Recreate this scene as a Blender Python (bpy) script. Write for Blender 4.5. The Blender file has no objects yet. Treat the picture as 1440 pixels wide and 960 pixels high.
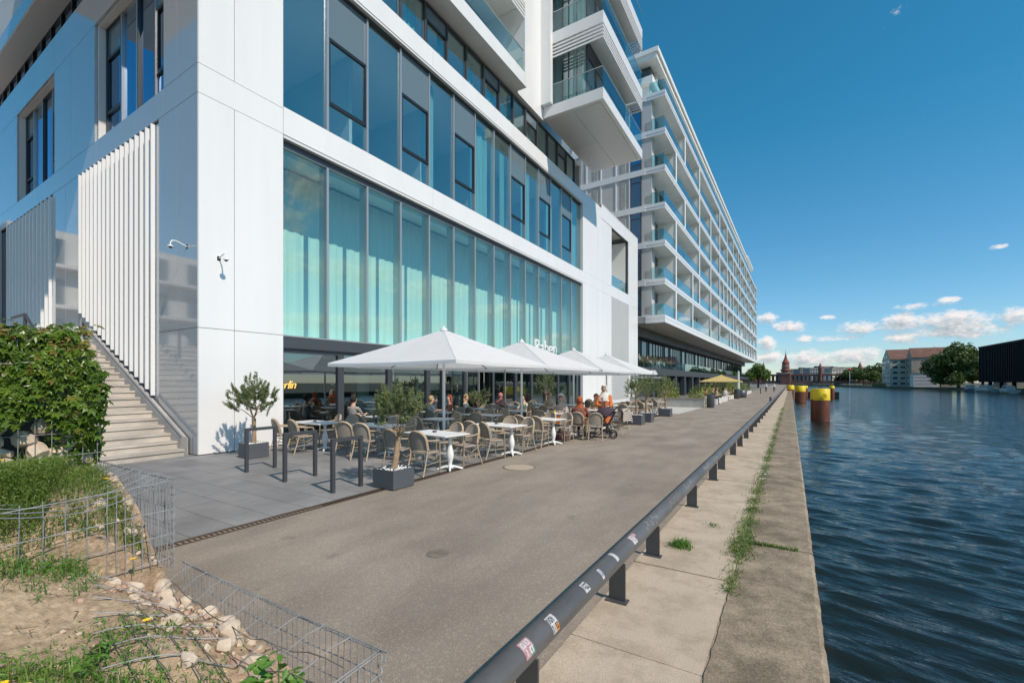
import bpy, bmesh, math, random
import numpy as np
from mathutils import Vector, Matrix
random.seed(7); RNG = np.random.default_rng(7)
PI = math.pi
R_ = math.radians
scene = bpy.context.scene
COL = scene.collection

# ------------------------------------------------------------------ helpers
class MB:
    def __init__(self): self.v=[]; self.f=[]; self.m=[]; self.s=[]
    def add(self, vs, fs, mi=0, sm=False):
        b=len(self.v); self.v.extend([tuple(p) for p in vs])
        for f in fs: self.f.append(tuple(b+i for i in f)); self.m.append(mi); self.s.append(sm)
    def box(self,x0,x1,y0,y1,z0,z1,mi=0):
        self.add([(x0,y0,z0),(x1,y0,z0),(x1,y1,z0),(x0,y1,z0),(x0,y0,z1),(x1,y0,z1),(x1,y1,z1),(x0,y1,z1)],
                 [(0,3,2,1),(4,5,6,7),(0,1,5,4),(1,2,6,5),(2,3,7,6),(3,0,4,7)],mi)
    def hexa(self,p,mi=0):   # 8 points, bottom ring then top ring
        self.add(p,[(0,3,2,1),(4,5,6,7),(0,1,5,4),(1,2,6,5),(2,3,7,6),(3,0,4,7)],mi)
    def bar(self,p,q,w,h,mi=0,up=(0,0,1)):
        p=Vector(p);q=Vector(q);d=(q-p).normalized();u=Vector(up)
        if abs(d.dot(u))>.98: u=Vector((1,0,0))
        a=d.cross(u).normalized()*(w/2); b=a.cross(d).normalized()*(h/2)
        self.hexa([p-a-b,p+a-b,p+a+b,p-a+b,q-a-b,q+a-b,q+a+b,q-a+b],mi)
    def tube(self,path,r,n=8,mi=0,cap=True,sm=True):
        P=[Vector(p) for p in path]; k=len(P); rr=r if isinstance(r,(list,tuple)) else [r]*k
        vs=[];prev=None
        for i in range(k):
            t=(P[min(i+1,k-1)]-P[max(i-1,0)])
            t=t.normalized() if t.length>1e-9 else Vector((0,0,1))
            if prev is None:
                u=Vector((0,0,1)) if abs(t.z)<.9 else Vector((1,0,0))
                a=t.cross(u).normalized()
            else:
                a=prev-t*prev.dot(t); a=a.normalized() if a.length>1e-6 else t.orthogonal().normalized()
            prev=a; b=t.cross(a)
            for j in range(n):
                an=2*PI*j/n; vs.append(P[i]+(a*math.cos(an)+b*math.sin(an))*rr[i])
        fs=[(i*n+j,i*n+(j+1)%n,(i+1)*n+(j+1)%n,(i+1)*n+j) for i in range(k-1) for j in range(n)]
        self.add(vs,fs,mi,sm)
        if cap:
            self.add(vs[:n],[tuple(range(n-1,-1,-1))],mi); self.add(vs[-n:],[tuple(range(n))],mi)
    def lathe(self,prof,n=16,c=(0,0,0),mi=0,sm=True,cap=True,sq=None):
        vs=[]
        for r,z in prof:
            for j in range(n):
                a=2*PI*j/n; vs.append((c[0]+r*math.cos(a),c[1]+r*math.sin(a),c[2]+z))
        k=len(prof)
        fs=[(i*n+j,i*n+(j+1)%n,(i+1)*n+(j+1)%n,(i+1)*n+j) for i in range(k-1) for j in range(n)]
        self.add(vs,fs,mi,sm)
        if cap:
            self.add(vs[:n],[tuple(range(n-1,-1,-1))],mi); self.add(vs[-n:],[tuple(range(n))],mi)
    def ell(self,c,r,n=10,m=7,mi=0,keep=None):
        vs=[];fs=[]
        for i in range(m+1):
            th=PI*i/m
            for j in range(n):
                a=2*PI*j/n; vs.append((c[0]+r[0]*math.sin(th)*math.cos(a),c[1]+r[1]*math.sin(th)*math.sin(a),c[2]+r[2]*math.cos(th)))
        for i in range(m):
            for j in range(n):
                f=(i*n+j,(i+1)*n+j,(i+1)*n+(j+1)%n,i*n+(j+1)%n)
                if keep is None or keep(Vector([sum(vs[q][d] for q in f)/4 for d in range(3)])): fs.append(f)
        self.add(vs,fs,mi,True)
    def quad(self,a,b,c,d,mi=0): self.add([a,b,c,d],[(0,1,2,3)],mi)
    def build(self,name,mats,parent=None,world=False,loc=None):
        me=bpy.data.meshes.new(name)
        vs=self.v
        if world and parent is not None:
            inv=parent.matrix_basis.inverted(); vs=[tuple(inv@Vector(p)) for p in vs]
        me.from_pydata(vs,[],self.f)
        for m in (mats if isinstance(mats,(list,tuple)) else [mats]): me.materials.append(m)
        me.polygons.foreach_set('material_index',self.m); me.polygons.foreach_set('use_smooth',self.s)
        me.update()
        o=bpy.data.objects.new(name,me); COL.objects.link(o)
        if parent is not None: o.parent=parent
        if loc is not None: o.location=loc
        return o

def tag(o,label=None,cat=None,group=None,kind=None):
    if label: o['label']=label
    if cat: o['category']=cat
    if group: o['group']=group
    if kind: o['kind']=kind
    return o
def thing(name,label,cat,loc=(0,0,0),rz=0,group=None):
    o=bpy.data.objects.new(name,None); COL.objects.link(o); o.empty_display_size=.1
    o.location=loc; o.rotation_euler=(0,0,rz)
    o.matrix_basis=Matrix.Translation(loc)@Matrix.Rotation(rz,4,'Z')
    return tag(o,label,cat,group)
KIDS={}
def children(o): return [c for c in bpy.data.objects if c.parent==o]
def dup(root,loc,rz,label=None,group=None):
    def rec(o,parent):
        c=o.copy(); COL.objects.link(c)
        if parent is not None: c.parent=parent
        for ch in KIDS.get(o.name) or KIDS.setdefault(o.name,children(o)): rec(ch,c)
        return c
    r=rec(root,None); r.location=loc; r.rotation_euler=(0,0,rz)
    if label: r['label']=label
    if group: r['group']=group
    return r
def npmesh(name,V,Fq,mat,parent=None,loc=None,smooth=False,mi=None,mats=None):
    """fast mesh from numpy arrays, faces all with the same vertex count"""
    me=bpy.data.meshes.new(name); n=len(V); k=len(Fq); c=Fq.shape[1]
    me.vertices.add(n); me.vertices.foreach_set('co',V.astype(np.float32).ravel())
    me.loops.add(k*c); me.loops.foreach_set('vertex_index',Fq.astype(np.int32).ravel())
    me.polygons.add(k); me.polygons.foreach_set('loop_start',np.arange(0,k*c,c,dtype=np.int32))
    try: me.polygons.foreach_set('loop_total',np.full(k,c,dtype=np.int32))
    except Exception: pass
    for m in (mats or [mat]): me.materials.append(m)
    if mi is not None: me.polygons.foreach_set('material_index',mi.astype(np.int32))
    me.polygons.foreach_set('use_smooth',np.full(k,smooth))
    me.update(); me.validate()
    o=bpy.data.objects.new(name,me); COL.objects.link(o)
    if parent is not None: o.parent=parent
    if loc is not None: o.location=loc
    return o
def leafarr(P,size,aspect=.5,nb=None,nbw=0.,fold=.0,rng=RNG,down=0.):
    """leaf quads (diamond of 4 points) at points P; nb = preferred normals"""
    n=len(P); s=size*(.65+.7*rng.random(n))
    N=rng.normal(size=(n,3));N/=np.linalg.norm(N,axis=1)[:,None]
    if nb is not None: N=N*(1-nbw)+nb*nbw; N/=np.linalg.norm(N,axis=1)[:,None]+1e-9
    T=rng.normal(size=(n,3)); T[:,2]-=down; T-=N*(T*N).sum(1)[:,None]; T/=np.linalg.norm(T,axis=1)[:,None]+1e-9
    B=np.cross(N,T)
    a=(T*s[:,None]/2); b=(B*(s*aspect)[:,None]/2); f=N*(s*fold)[:,None]
    V=np.stack([P-a,P+b-a*.15+f,P+a,P-b-a*.15+f],1).reshape(-1,3)
    return V,np.arange(4*n).reshape(n,4)

# ------------------------------------------------------------------ materials
MATS={}
def mat(name,col,rough=.6,metal=0.,var=0.,vs=3.,bump=0.,bs=40.,spec=.5,col2=None,coat=0.,detail=4.,emit=None,trans=0.,stretch=None):
    m=bpy.data.materials.new(name); m.use_nodes=True; nt=m.node_tree; b=nt.nodes['Principled BSDF']
    b.inputs['Roughness'].default_value=rough; b.inputs['Metallic'].default_value=metal
    b.inputs['Specular IOR Level'].default_value=spec; b.inputs['Coat Weight'].default_value=coat
    c=(*col,1) if len(col)==3 else col; b.inputs['Base Color'].default_value=c
    L=nt.links.new
    if var or bump or col2:
        tc=nt.nodes.new('ShaderNodeTexCoord'); src=tc.outputs['Object']
        if stretch:
            mp=nt.nodes.new('ShaderNodeMapping'); mp.inputs['Scale'].default_value=stretch; L(src,mp.inputs[0]); src=mp.outputs[0]
    if var or col2:
        n=nt.nodes.new('ShaderNodeTexNoise'); n.inputs['Scale'].default_value=vs; n.inputs['Detail'].default_value=detail; n.inputs['Roughness'].default_value=.6
        L(src,n.inputs['Vector'])
        r=nt.nodes.new('ShaderNodeValToRGB'); r.color_ramp.elements[0].position=.32; r.color_ramp.elements[1].position=.68
        if col2: a,d=col,col2
        else: a=[x*(1-var) for x in col]; d=[min(1,x*(1+var)) for x in col]
        r.color_ramp.elements[0].color=(*a,1); r.color_ramp.elements[1].color=(*d,1)
        L(n.outputs['Fac'],r.inputs[0]); L(r.outputs[0],b.inputs['Base Color'])
    if bump:
        n2=nt.nodes.new('ShaderNodeTexNoise'); n2.inputs['Scale'].default_value=bs; n2.inputs['Detail'].default_value=3
        L(src,n2.inputs['Vector']); bp=nt.nodes.new('ShaderNodeBump'); bp.inputs['Strength'].default_value=bump; bp.inputs['Distance'].default_value=.02
        L(n2.outputs['Fac'],bp.inputs['Height']); L(bp.outputs[0],b.inputs['Normal'])
    if emit:
        b.inputs['Emission Color'].default_value=(*emit[0],1); b.inputs['Emission Strength'].default_value=emit[1]
    MATS[name]=m; return m
def glassmat(name,tint,gloss=(.95,1,1),base=.06,blend=.25,rough=.0):
    """thin tinted pane: tinted transparency plus a fresnel reflection"""
    m=bpy.data.materials.new(name); m.use_nodes=True; nt=m.node_tree; nt.nodes.clear(); L=nt.links.new
    o=nt.nodes.new('ShaderNodeOutputMaterial'); mx=nt.nodes.new('ShaderNodeMixShader')
    t=nt.nodes.new('ShaderNodeBsdfTransparent'); t.inputs[0].default_value=(*tint,1)
    g=nt.nodes.new('ShaderNodeBsdfGlossy'); g.inputs['Color'].default_value=(*gloss,1); g.inputs['Roughness'].default_value=rough
    fr=nt.nodes.new('ShaderNodeLayerWeight'); fr.inputs['Blend'].default_value=.5
    pw=nt.nodes.new('ShaderNodeMath'); pw.operation='POWER'; pw.inputs[1].default_value=4.5-blend*4; L(fr.outputs['Facing'],pw.inputs[0])
    mr=nt.nodes.new('ShaderNodeMapRange'); mr.inputs['To Min'].default_value=base; mr.inputs['To Max'].default_value=.95
    L(pw.outputs[0],mr.inputs['Value']); L(mr.outputs[0],mx.inputs[0]); L(t.outputs[0],mx.inputs[1]); L(g.outputs[0],mx.inputs[2]); L(mx.outputs[0],o.inputs[0])
    MATS[name]=m; return m
def leafmat(name,col,col2,vs=1.2,rough=.5,trans=.25):
    m=mat(name,col,rough,col2=col2,vs=vs,detail=3); nt=m.node_tree; b=nt.nodes['Principled BSDF']; L=nt.links.new
    out=[n for n in nt.nodes if n.type=='OUTPUT_MATERIAL'][0]
    tr=nt.nodes.new('ShaderNodeBsdfTranslucent'); mx=nt.nodes.new('ShaderNodeMixShader'); mx.inputs[0].default_value=trans
    rp=[n for n in nt.nodes if n.type=='VALTORGB'][0]; L(rp.outputs[0],tr.inputs[0])
    L(b.outputs[0],mx.inputs[1]); L(tr.outputs[0],mx.inputs[2]); L(mx.outputs[0],out.inputs[0]); return m

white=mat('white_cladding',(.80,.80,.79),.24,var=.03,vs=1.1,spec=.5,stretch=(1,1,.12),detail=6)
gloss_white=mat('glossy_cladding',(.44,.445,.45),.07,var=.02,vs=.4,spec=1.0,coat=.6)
white2=mat('white_render',(.86,.84,.80),.5,var=.03,vs=1.)
grey_panel=mat('grey_render',(.56,.545,.52),.5,var=.05,vs=.7)
soffit=mat('soffit_panel',(.70,.70,.69),.35)
dark_gap=mat('joint_backing',(.06,.06,.065),.7)
alu=mat('brushed_aluminium',(.52,.50,.49),.35,.7)
darkmetal=mat('anthracite_metal',(.075,.08,.09),.4,.3)
blackframe=mat('black_frame',(.018,.02,.024),.35)
spandrel=mat('spandrel_glass',(.14,.19,.21),.08,spec=.8)
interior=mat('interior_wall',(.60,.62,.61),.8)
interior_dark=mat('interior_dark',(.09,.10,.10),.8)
ceil_m=mat('interior_ceiling',(.80,.80,.79),.8)
curtain_m=mat('curtain_white',(.84,.85,.83),.85,var=.05,vs=6,stretch=(1,1,.05))
curt_green=mat('curtain_green',(.28,.5,.46),.85,var=.2,vs=7,stretch=(1,1,.04))
g_teal=glassmat('teal_glass',(.65,.91,.86),(.85,1.0,1.0),.16,.28)
g_blue=glassmat('blue_glass',(.76,.95,.95),(.80,1.0,1.0),.30,.33)
g_side=glassmat('side_glass',(.20,.34,.42),(.50,.72,1.0),.38,.4)
g_shop=glassmat('shop_glass',(.60,.78,.76),(.85,.97,1.0),.27,.3)
g_bal=glassmat('balustrade_glass',(.62,.84,.86),(.85,.97,1.0),.09,.25)
g_bal2=glassmat('balustrade_glass_teal',(.36,.66,.74),(.85,.97,1.0),.12,.3)
g_dark=mat('dark_glazing',(.03,.06,.075),.04,spec=.9)
darkclad=mat('anthracite_cladding',(.11,.115,.125),.5,var=.15,vs=1.5,stretch=(1,1,.2))
stone_floor=None
conc=mat('concrete',(.40,.38,.35),.8,var=.15,vs=2,bump=.15,bs=30)
conc_lt=mat('pale_concrete',(.55,.53,.49),.8,var=.1,vs=2.5,bump=.1,bs=30)
galv=mat('galvanised_wire',(.36,.37,.38),.6,.45,var=.25,vs=6)
rusty_wire=mat('dull_wire',(.20,.17,.14),.6,.4,var=.3,vs=8)
wood_l=mat('olive_bark',(.40,.28,.17),.85,col2=(.25,.17,.11),vs=9,bump=.4,bs=25,stretch=(1,1,.3))
olive_leaf=leafmat('olive_leaf',(.125,.16,.06),(.26,.30,.13),vs=3)
vine_leaf=leafmat('vine_leaf',(.06,.135,.014),(.18,.27,.035),vs=3.5,rough=.3)
vine_red=leafmat('vine_leaf_young',(.27,.25,.05),(.20,.13,.035),vs=4)
grass_m=leafmat('grass_blade',(.10,.18,.024),(.22,.30,.06),vs=3)
dry_m=leafmat('dry_grass',(.42,.33,.18),(.55,.44,.27),vs=3)
weed_leaf=leafmat('weed_leaf',(.075,.19,.022),(.16,.31,.05),vs=4)
yellow_fl=mat('yellow_flower',(.85,.60,.02),.5)
tree_leaf=leafmat('tree_leaf',(.055,.095,.016),(.14,.19,.042),vs=.25)
tree_leaf2=leafmat('willow_leaf',(.075,.115,.018),(.15,.20,.04),vs=.18)
bark=mat('tree_bark',(.10,.08,.06),.9,var=.2,vs=3)
planter_m=mat('anthracite_planter',(.085,.095,.108),.5,var=.05,vs=5)
pebble=mat('white_pebble',(.80,.78,.74),.7)
wicker=mat('wicker_weave',(.40,.34,.275),.7,col2=(.28,.23,.185),vs=90,bump=.3,bs=120)
cane=mat('cane_frame',(.47,.37,.25),.45,var=.18,vs=25)
cane_d=mat('cane_leg',(.33,.27,.19),.5,var=.2,vs=20)
tabletop=mat('table_laminate',(.78,.78,.77),.35)
tableiron=mat('white_cast_iron',(.80,.80,.78),.4,bump=.1,bs=30)
canvas=mat('parasol_canvas',(.92,.92,.92),.85,var=.03,vs=2.5,bump=.35,bs=3.5)
canvas_y=mat('parasol_canvas_yellow',(.78,.62,.25),.85,var=.05,vs=2)
polem=mat('white_pole',(.76,.76,.77),.3,.2)
for m,tc in ((canvas,(.93,.93,.93)),(canvas_y,(.75,.6,.25))):
    nt=m.node_tree; L=nt.links.new; b=nt.nodes['Principled BSDF']; out=[n for n in nt.nodes if n.type=='OUTPUT_MATERIAL'][0]
    tr=nt.nodes.new('ShaderNodeBsdfTranslucent'); tr.inputs[0].default_value=(*tc,1); mx=nt.nodes.new('ShaderNodeMixShader'); mx.inputs[0].default_value=.38
    L(b.outputs[0],mx.inputs[1]); L(tr.outputs[0],mx.inputs[2]); L(mx.outputs[0],out.inputs[0])
black=mat('black_plastic',(.015,.015,.017),.5)
rubber=mat('rubber',(.02,.02,.02),.8)
skin=mat('skin',(.55,.33,.24),.55,var=.06,vs=20)
steel_rust=mat('rusty_steel',(.22,.075,.04),.75,col2=(.11,.035,.022),vs=1.6,bump=.2,bs=20,stretch=(1,1,.35))
yellow_p=mat('yellow_paint',(.78,.56,.015),.45,var=.12,vs=1.5)
brick=mat('red_brick',(.235,.095,.075),.85,var=.2,vs=.4)
stone_pale=mat('gabion_stone',(.66,.55,.42),.85,col2=(.50,.40,.30),vs=7,bump=.5,bs=14)
soil=None
def gm(): return None
# ------------------------------------------------------------------ camera, light, sky
YAW=R_(31.5); CH=1.85
cam=bpy.data.cameras.new('camera'); cam.sensor_width=36; cam.lens=15.625; cam.shift_y=57/1440; cam.clip_end=4000; cam.clip_start=.05
co=bpy.data.objects.new('camera',cam); COL.objects.link(co); co.location=(0,0,CH); co.rotation_euler=(PI/2,0,YAW); scene.camera=co
sdir=Vector((.876,-.218,.90)).normalized()
sun=bpy.data.lights.new('sun','SUN'); sun.energy=4.0; sun.angle=R_(.53); sun.color=(1,.865,.735)
so=bpy.data.objects.new('sun',sun); COL.objects.link(so); so.rotation_euler=sdir.to_track_quat('Z','Y').to_euler(); so.location=(30,-10,40)
w=bpy.data.worlds.new('World'); w.cycles.sampling_method='MANUAL'; w.cycles.sample_map_resolution=256; scene.world=w; w.use_nodes=True; nt=w.node_tree; L=nt.links.new
bg=nt.nodes['Background']; bg.inputs[1].default_value=.120
sky=nt.nodes.new('ShaderNodeTexSky'); sky.sky_type='NISHITA'; sky.sun_disc=False
sky.sun_elevation=math.asin(sdir.z); sky.sun_rotation=math.atan2(sdir.x,sdir.y); sky.air_density=1.0; sky.dust_density=.15; sky.ozone_density=2.2
hs=nt.nodes.new('ShaderNodeHueSaturation'); hs.inputs['Hue'].default_value=.49; hs.inputs['Saturation'].default_value=1.1; hs.inputs['Value'].default_value=1.0
L(sky.outputs[0],hs.inputs['Color'])
def cloudgroup():
    g=bpy.data.node_groups.new('cumulus_field','ShaderNodeTree')
    g.interface.new_socket('Azimuth',in_out='INPUT',socket_type='NodeSocketFloat')
    g.interface.new_socket('Elevation',in_out='INPUT',socket_type='NodeSocketFloat')
    g.interface.new_socket('Density',in_out='OUTPUT',socket_type='NodeSocketFloat')
    gi=g.nodes.new('NodeGroupInput'); go=g.nodes.new('NodeGroupOutput'); l=g.links.new
    def M(op,a,b=None,c=None):
        n=g.nodes.new('ShaderNodeMath'); n.operation=op
        for i,x in enumerate((a,b,c)):
            if x is None: continue
            if isinstance(x,(int,float)): n.inputs[i].default_value=x
            else: l(x,n.inputs[i])
        return n.outputs[0]
    az,el=gi.outputs[0],gi.outputs[1]
    cx=g.nodes.new('ShaderNodeCombineXYZ'); l(az,cx.inputs[0]); l(M('MULTIPLY',el,1.7),cx.inputs[1])
    def noise(sc,det,rough=.55,w0=0.):
        n=g.nodes.new('ShaderNodeTexNoise'); n.noise_dimensions='4D'; n.inputs['W'].default_value=w0
        n.inputs['Scale'].default_value=sc; n.inputs['Detail'].default_value=det; n.inputs['Roughness'].default_value=rough; l(cx.outputs[0],n.inputs['Vector']); return n.outputs['Fac']
    n1=noise(75,5,.62,1.3); n2=noise(20,3,.5,5.1)
    fold=None
    # (azimuth deg from +Y towards +X, elevation deg, half width, half height, weight): the clouds the place has
    BL=[(-1.7,7.12,1.3,.75,1),(.46,6.04,1.8,.72,1),(-1.63,4.28,1.2,1.05,1),(1.83,4.59,.9,.55,1),(3.89,6.77,.8,.26,1),(6.54,5.47,2.2,.78,1),(9.59,5.65,1.9,1.15,1),(10.0,4.32,1.8,.75,1),(13.3,5.64,3.6,1.0,1),(14.3,4.4,1.6,.5,1),(17.2,5.55,1.8,1.0,1),(13.9,4.7,3.5,1.0,1),(13.04,7.54,.9,.28,1),(-1.2,2.6,2.1,.85,1),(2.2,2.5,2.7,1.1,1),(6.25,2.6,2.8,1.05,1),(7.3,2.93,1.2,.75,1),(16.1,11.6,.65,.28,1),(21,5.6,3.5,1.2,1),(9.4,32.2,1.5,.8,.16),(8.5,31.2,.9,.6,.12),(4.5,4.6,3.2,.5,.55),(11,7.2,3,.5,.5),(26,5.,4,1.4,1),
        (56.2,22,2.6,3.4,1),(59,17.8,3.4,2.4,1),(61,13.5,7,2.2,1),(51,13,7,2.0,1),(42,11.5,6,1.6,1),(71,13,6,2,1),(53,7,16,1.3,1),(33,9,5,1.2,1),(80,9,8,2,1),
        (150,16,14,5,.9),(190,14,14,5,.9),(230,18,16,5,.9),(110,9,14,4,.9)]
    for a0,e0,wa,we,wt in BL:
        da=M('MULTIPLY_ADD',az,1/R_(wa),-a0/wa); de=M('MULTIPLY_ADD',el,1/R_(we),-e0/we)
        q=M('MULTIPLY_ADD',de,de,M('MULTIPLY',da,da))
        if wt<.8: q=M('ADD',q,1-wt)
        fold=q if fold is None else M('MINIMUM',fold,q)
    fold=M('SUBTRACT',.9,fold)
    fold=M('MAXIMUM',fold,-1.5)
    d=M('ADD',fold,M('ADD',M('MULTIPLY',M('SUBTRACT',n1,.5),2.7),M('MULTIPLY',M('SUBTRACT',n2,.5),1.0)))
    l(d,go.inputs[0]); return g
cg=cloudgroup()
tc=nt.nodes.new('ShaderNodeTexCoord'); sx=nt.nodes.new('ShaderNodeSeparateXYZ'); L(tc.outputs['Generated'],sx.inputs[0])
def MW(op,a,b=None):
    n=nt.nodes.new('ShaderNodeMath'); n.operation=op
    for i,x in enumerate((a,b)):
        if x is None: continue
        if isinstance(x,(int,float)): n.inputs[i].default_value=x
        else: L(x,n.inputs[i])
    return n.outputs[0]
az=MW('ARCTAN2',sx.outputs[0],sx.outputs[1]); el=MW('ARCSINE',sx.outputs[2])
g1=nt.nodes.new('ShaderNodeGroup'); g1.node_tree=cg; L(az,g1.inputs[0]); L(el,g1.inputs[1])
g2=nt.nodes.new('ShaderNodeGroup'); g2.node_tree=cg; L(MW('ADD',az,R_(.35)),g2.inputs[0]); L(MW('ADD',el,R_(.55)),g2.inputs[1])
def mr(x,a,b,c=0.,d=1.):
    n=nt.nodes.new('ShaderNodeMapRange'); n.interpolation_type='SMOOTHSTEP'; L(x,n.inputs[0])
    for i,q in enumerate((a,b,c,d)): n.inputs[i+1].default_value=q
    return n.outputs[0]
alpha=mr(g1.outputs[0],-.12,1.0,0,.95)
shade=mr(MW('SUBTRACT',g2.outputs[0],MW('MULTIPLY',g1.outputs[0],.45)),-.5,1.1)
rp=nt.nodes.new('ShaderNodeValToRGB'); rp.color_ramp.elements[0].color=(7.8,7.3,7.1,1); rp.color_ramp.elements[1].color=(3.2,3.7,4.1,1); L(shade,rp.inputs[0])
tr=nt.nodes.new('ShaderNodeValToRGB'); L(MW('MULTIPLY',el,1/R_(60)),tr.inputs[0]); tr.color_ramp.elements[0].color=(.84,.93,1.09,1); tr.color_ramp.elements[1].position=.45; tr.color_ramp.elements[1].color=(.30,1.0,1.10,1)
tm=nt.nodes.new('ShaderNodeMixRGB'); tm.blend_type='MULTIPLY'; tm.inputs[0].default_value=1; L(hs.outputs[0],tm.inputs[1]); L(tr.outputs[0],tm.inputs[2])
mx=nt.nodes.new('ShaderNodeMixRGB'); L(alpha,mx.inputs[0]); L(tm.outputs[0],mx.inputs[1]); L(rp.outputs[0],mx.inputs[2])
L(mx.outputs[0],bg.inputs[0])
vs_=scene.view_settings; vs_.view_transform='Standard'; vs_.look='None'; vs_.exposure=.06; vs_.gamma=1; vs_.use_curve_mapping=False
scene.render.engine='CYCLES'; cy=scene.cycles; cy.max_bounces=8; cy.diffuse_bounces=4; cy.glossy_bounces=3; cy.transparent_max_bounces=10; cy.transmission_bounces=3; cy.caustics_reflective=False; cy.caustics_refractive=False
cy.sample_clamp_indirect=4; cy.use_denoising=True
cy.use_adaptive_sampling=True; cy.adaptive_threshold=.015

# ------------------------------------------------------------------ ground materials
def nodes_of(m): return m.node_tree, m.node_tree.links.new, m.node_tree.nodes['Principled BSDF']
def ramp(nt,src,els):
    r=nt.nodes.new('ShaderNodeValToRGB'); r.color_ramp.elements[0].position=els[0][0]; r.color_ramp.elements[0].color=(*els[0][1],1)
    r.color_ramp.elements[1].position=els[-1][0]; r.color_ramp.elements[1].color=(*els[-1][1],1)
    for p,c in els[1:-1]:
        e=r.color_ramp.elements.new(p); e.color=(*c,1)
    nt.links.new(src,r.inputs[0]); return r.outputs[0]
def noise(nt,scale,detail=4,vec=None,rough=.55):
    n=nt.nodes.new('ShaderNodeTexNoise'); n.inputs['Scale'].default_value=scale; n.inputs['Detail'].default_value=detail; n.inputs['Roughness'].default_value=rough
    nt.links.new(vec,n.inputs['Vector']); return n.outputs['Fac']
def mixc(nt,a,b,f,mode='MULTIPLY'):
    x=nt.nodes.new('ShaderNodeMixRGB'); x.blend_type=mode
    for i,q in ((0,f),(1,a),(2,b)):
        if isinstance(q,(int,float)): x.inputs[i].default_value=q
        elif isinstance(q,tuple): x.inputs[i].default_value=(*q,1)
        else: nt.links.new(q,x.inputs[i])
    return x.outputs[0]
def objvec(nt,scale=None):
    t=nt.nodes.new('ShaderNodeTexCoord'); v=t.outputs['Object']
    if scale: 
        mp=nt.nodes.new('ShaderNodeMapping'); mp.inputs['Scale'].default_value=scale; nt.links.new(v,mp.inputs[0]); v=mp.outputs[0]
    return v
def bump(nt,h,strength,dist=.01):
    b=nt.nodes.new('ShaderNodeBump'); b.inputs['Strength'].default_value=strength; b.inputs['Distance'].default_value=dist
    nt.links.new(h,b.inputs['Height']); return b.outputs[0]
# asphalt: worn, pale chippings, stains
asph=mat('worn_asphalt',(.2,.18,.16),.85); nt,L,b=nodes_of(asph); v=objvec(nt)
base=ramp(nt,noise(nt,.55,5,v),[(.3,(.275,.227,.182)),(.7,(.36,.303,.248))])
st=ramp(nt,noise(nt,1.6,4,objvec(nt,(1,.35,1))),[(.35,(.80,.80,.80)),(.6,(1,1,1))])
vo=nt.nodes.new('ShaderNodeTexVoronoi'); vo.inputs['Scale'].default_value=75; L(v,vo.inputs['Vector'])
chip=ramp(nt,vo.outputs['Color'],[(.62,(1,1,1)),(.86,(1.7,1.65,1.55))])
spk=ramp(nt,noise(nt,130,2,v),[(.35,(.66,.66,.66)),(.62,(1.12,1.12,1.1))])
c=mixc(nt,base,st,1.); c=mixc(nt,c,chip,.5); c=mixc(nt,c,spk,1.)
# sand washed out of the gabion over the asphalt, and a few dark drips
mp=nt.nodes.new('ShaderNodeMapping'); mp.inputs['Location'].default_value=(2.75*1.3,-1.95*2.2,0); mp.inputs['Scale'].default_value=(1.3,2.2,1); L(v,mp.inputs[0])
vl=nt.nodes.new('ShaderNodeVectorMath'); vl.operation='LENGTH'; L(mp.outputs[0],vl.inputs[0])
sa=nt.nodes.new('ShaderNodeMath'); sa.operation='MULTIPLY_ADD'; L(noise(nt,4,5,v,.65),sa.inputs[0]); sa.inputs[1].default_value=1.6; L(vl.outputs['Value'],sa.inputs[2])
c=mixc(nt,c,(.47,.36,.25),ramp(nt,sa.outputs[0],[(.9,(.85,.85,.85)),(1.0,(0,0,0))]) if False else ramp(nt,sa.outputs[0],[(.62,(.8,.8,.8)),(1.0,(0,0,0))]),'MIX')
dn=noise(nt,.9,3,v); c=mixc(nt,c,ramp(nt,noise(nt,3.1,2,v),[(.27,(.72,.72,.72)),(.33,(1,1,1))]),.7)
L(c,b.inputs['Base Color']); L(bump(nt,noise(nt,110,3,v),.5,.006),b.inputs['Normal'])
# grey terrace slabs
pav=mat('granite_pavers',(.2,.2,.2),.7); nt,L,b=nodes_of(pav); v=objvec(nt)
br=nt.nodes.new('ShaderNodeTexBrick'); br.offset=.5; L(v,br.inputs['Vector'])
for k,x in (('Scale',1.),('Mortar Size',.006),('Bias',0.),('Brick Width',1.0),('Row Height',.5)): br.inputs[k].default_value=x
br.inputs['Color1'].default_value=(.215,.212,.21,1); br.inputs['Color2'].default_value=(.275,.27,.265,1); br.inputs['Mortar'].default_value=(.09,.088,.085,1)
c=mixc(nt,br.outputs['Color'],ramp(nt,noise(nt,1.4,5,v),[(.3,(.78,.78,.78)),(.7,(1.12,1.11,1.1))]),1.)
c=mixc(nt,c,ramp(nt,noise(nt,120,2,v),[(.3,(.8,.8,.8)),(.7,(1.15,1.15,1.15))]),1.)
L(c,b.inputs['Base Color']); L(bump(nt,br.outputs['Fac'],-.4,.01),b.inputs['Normal'])
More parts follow.
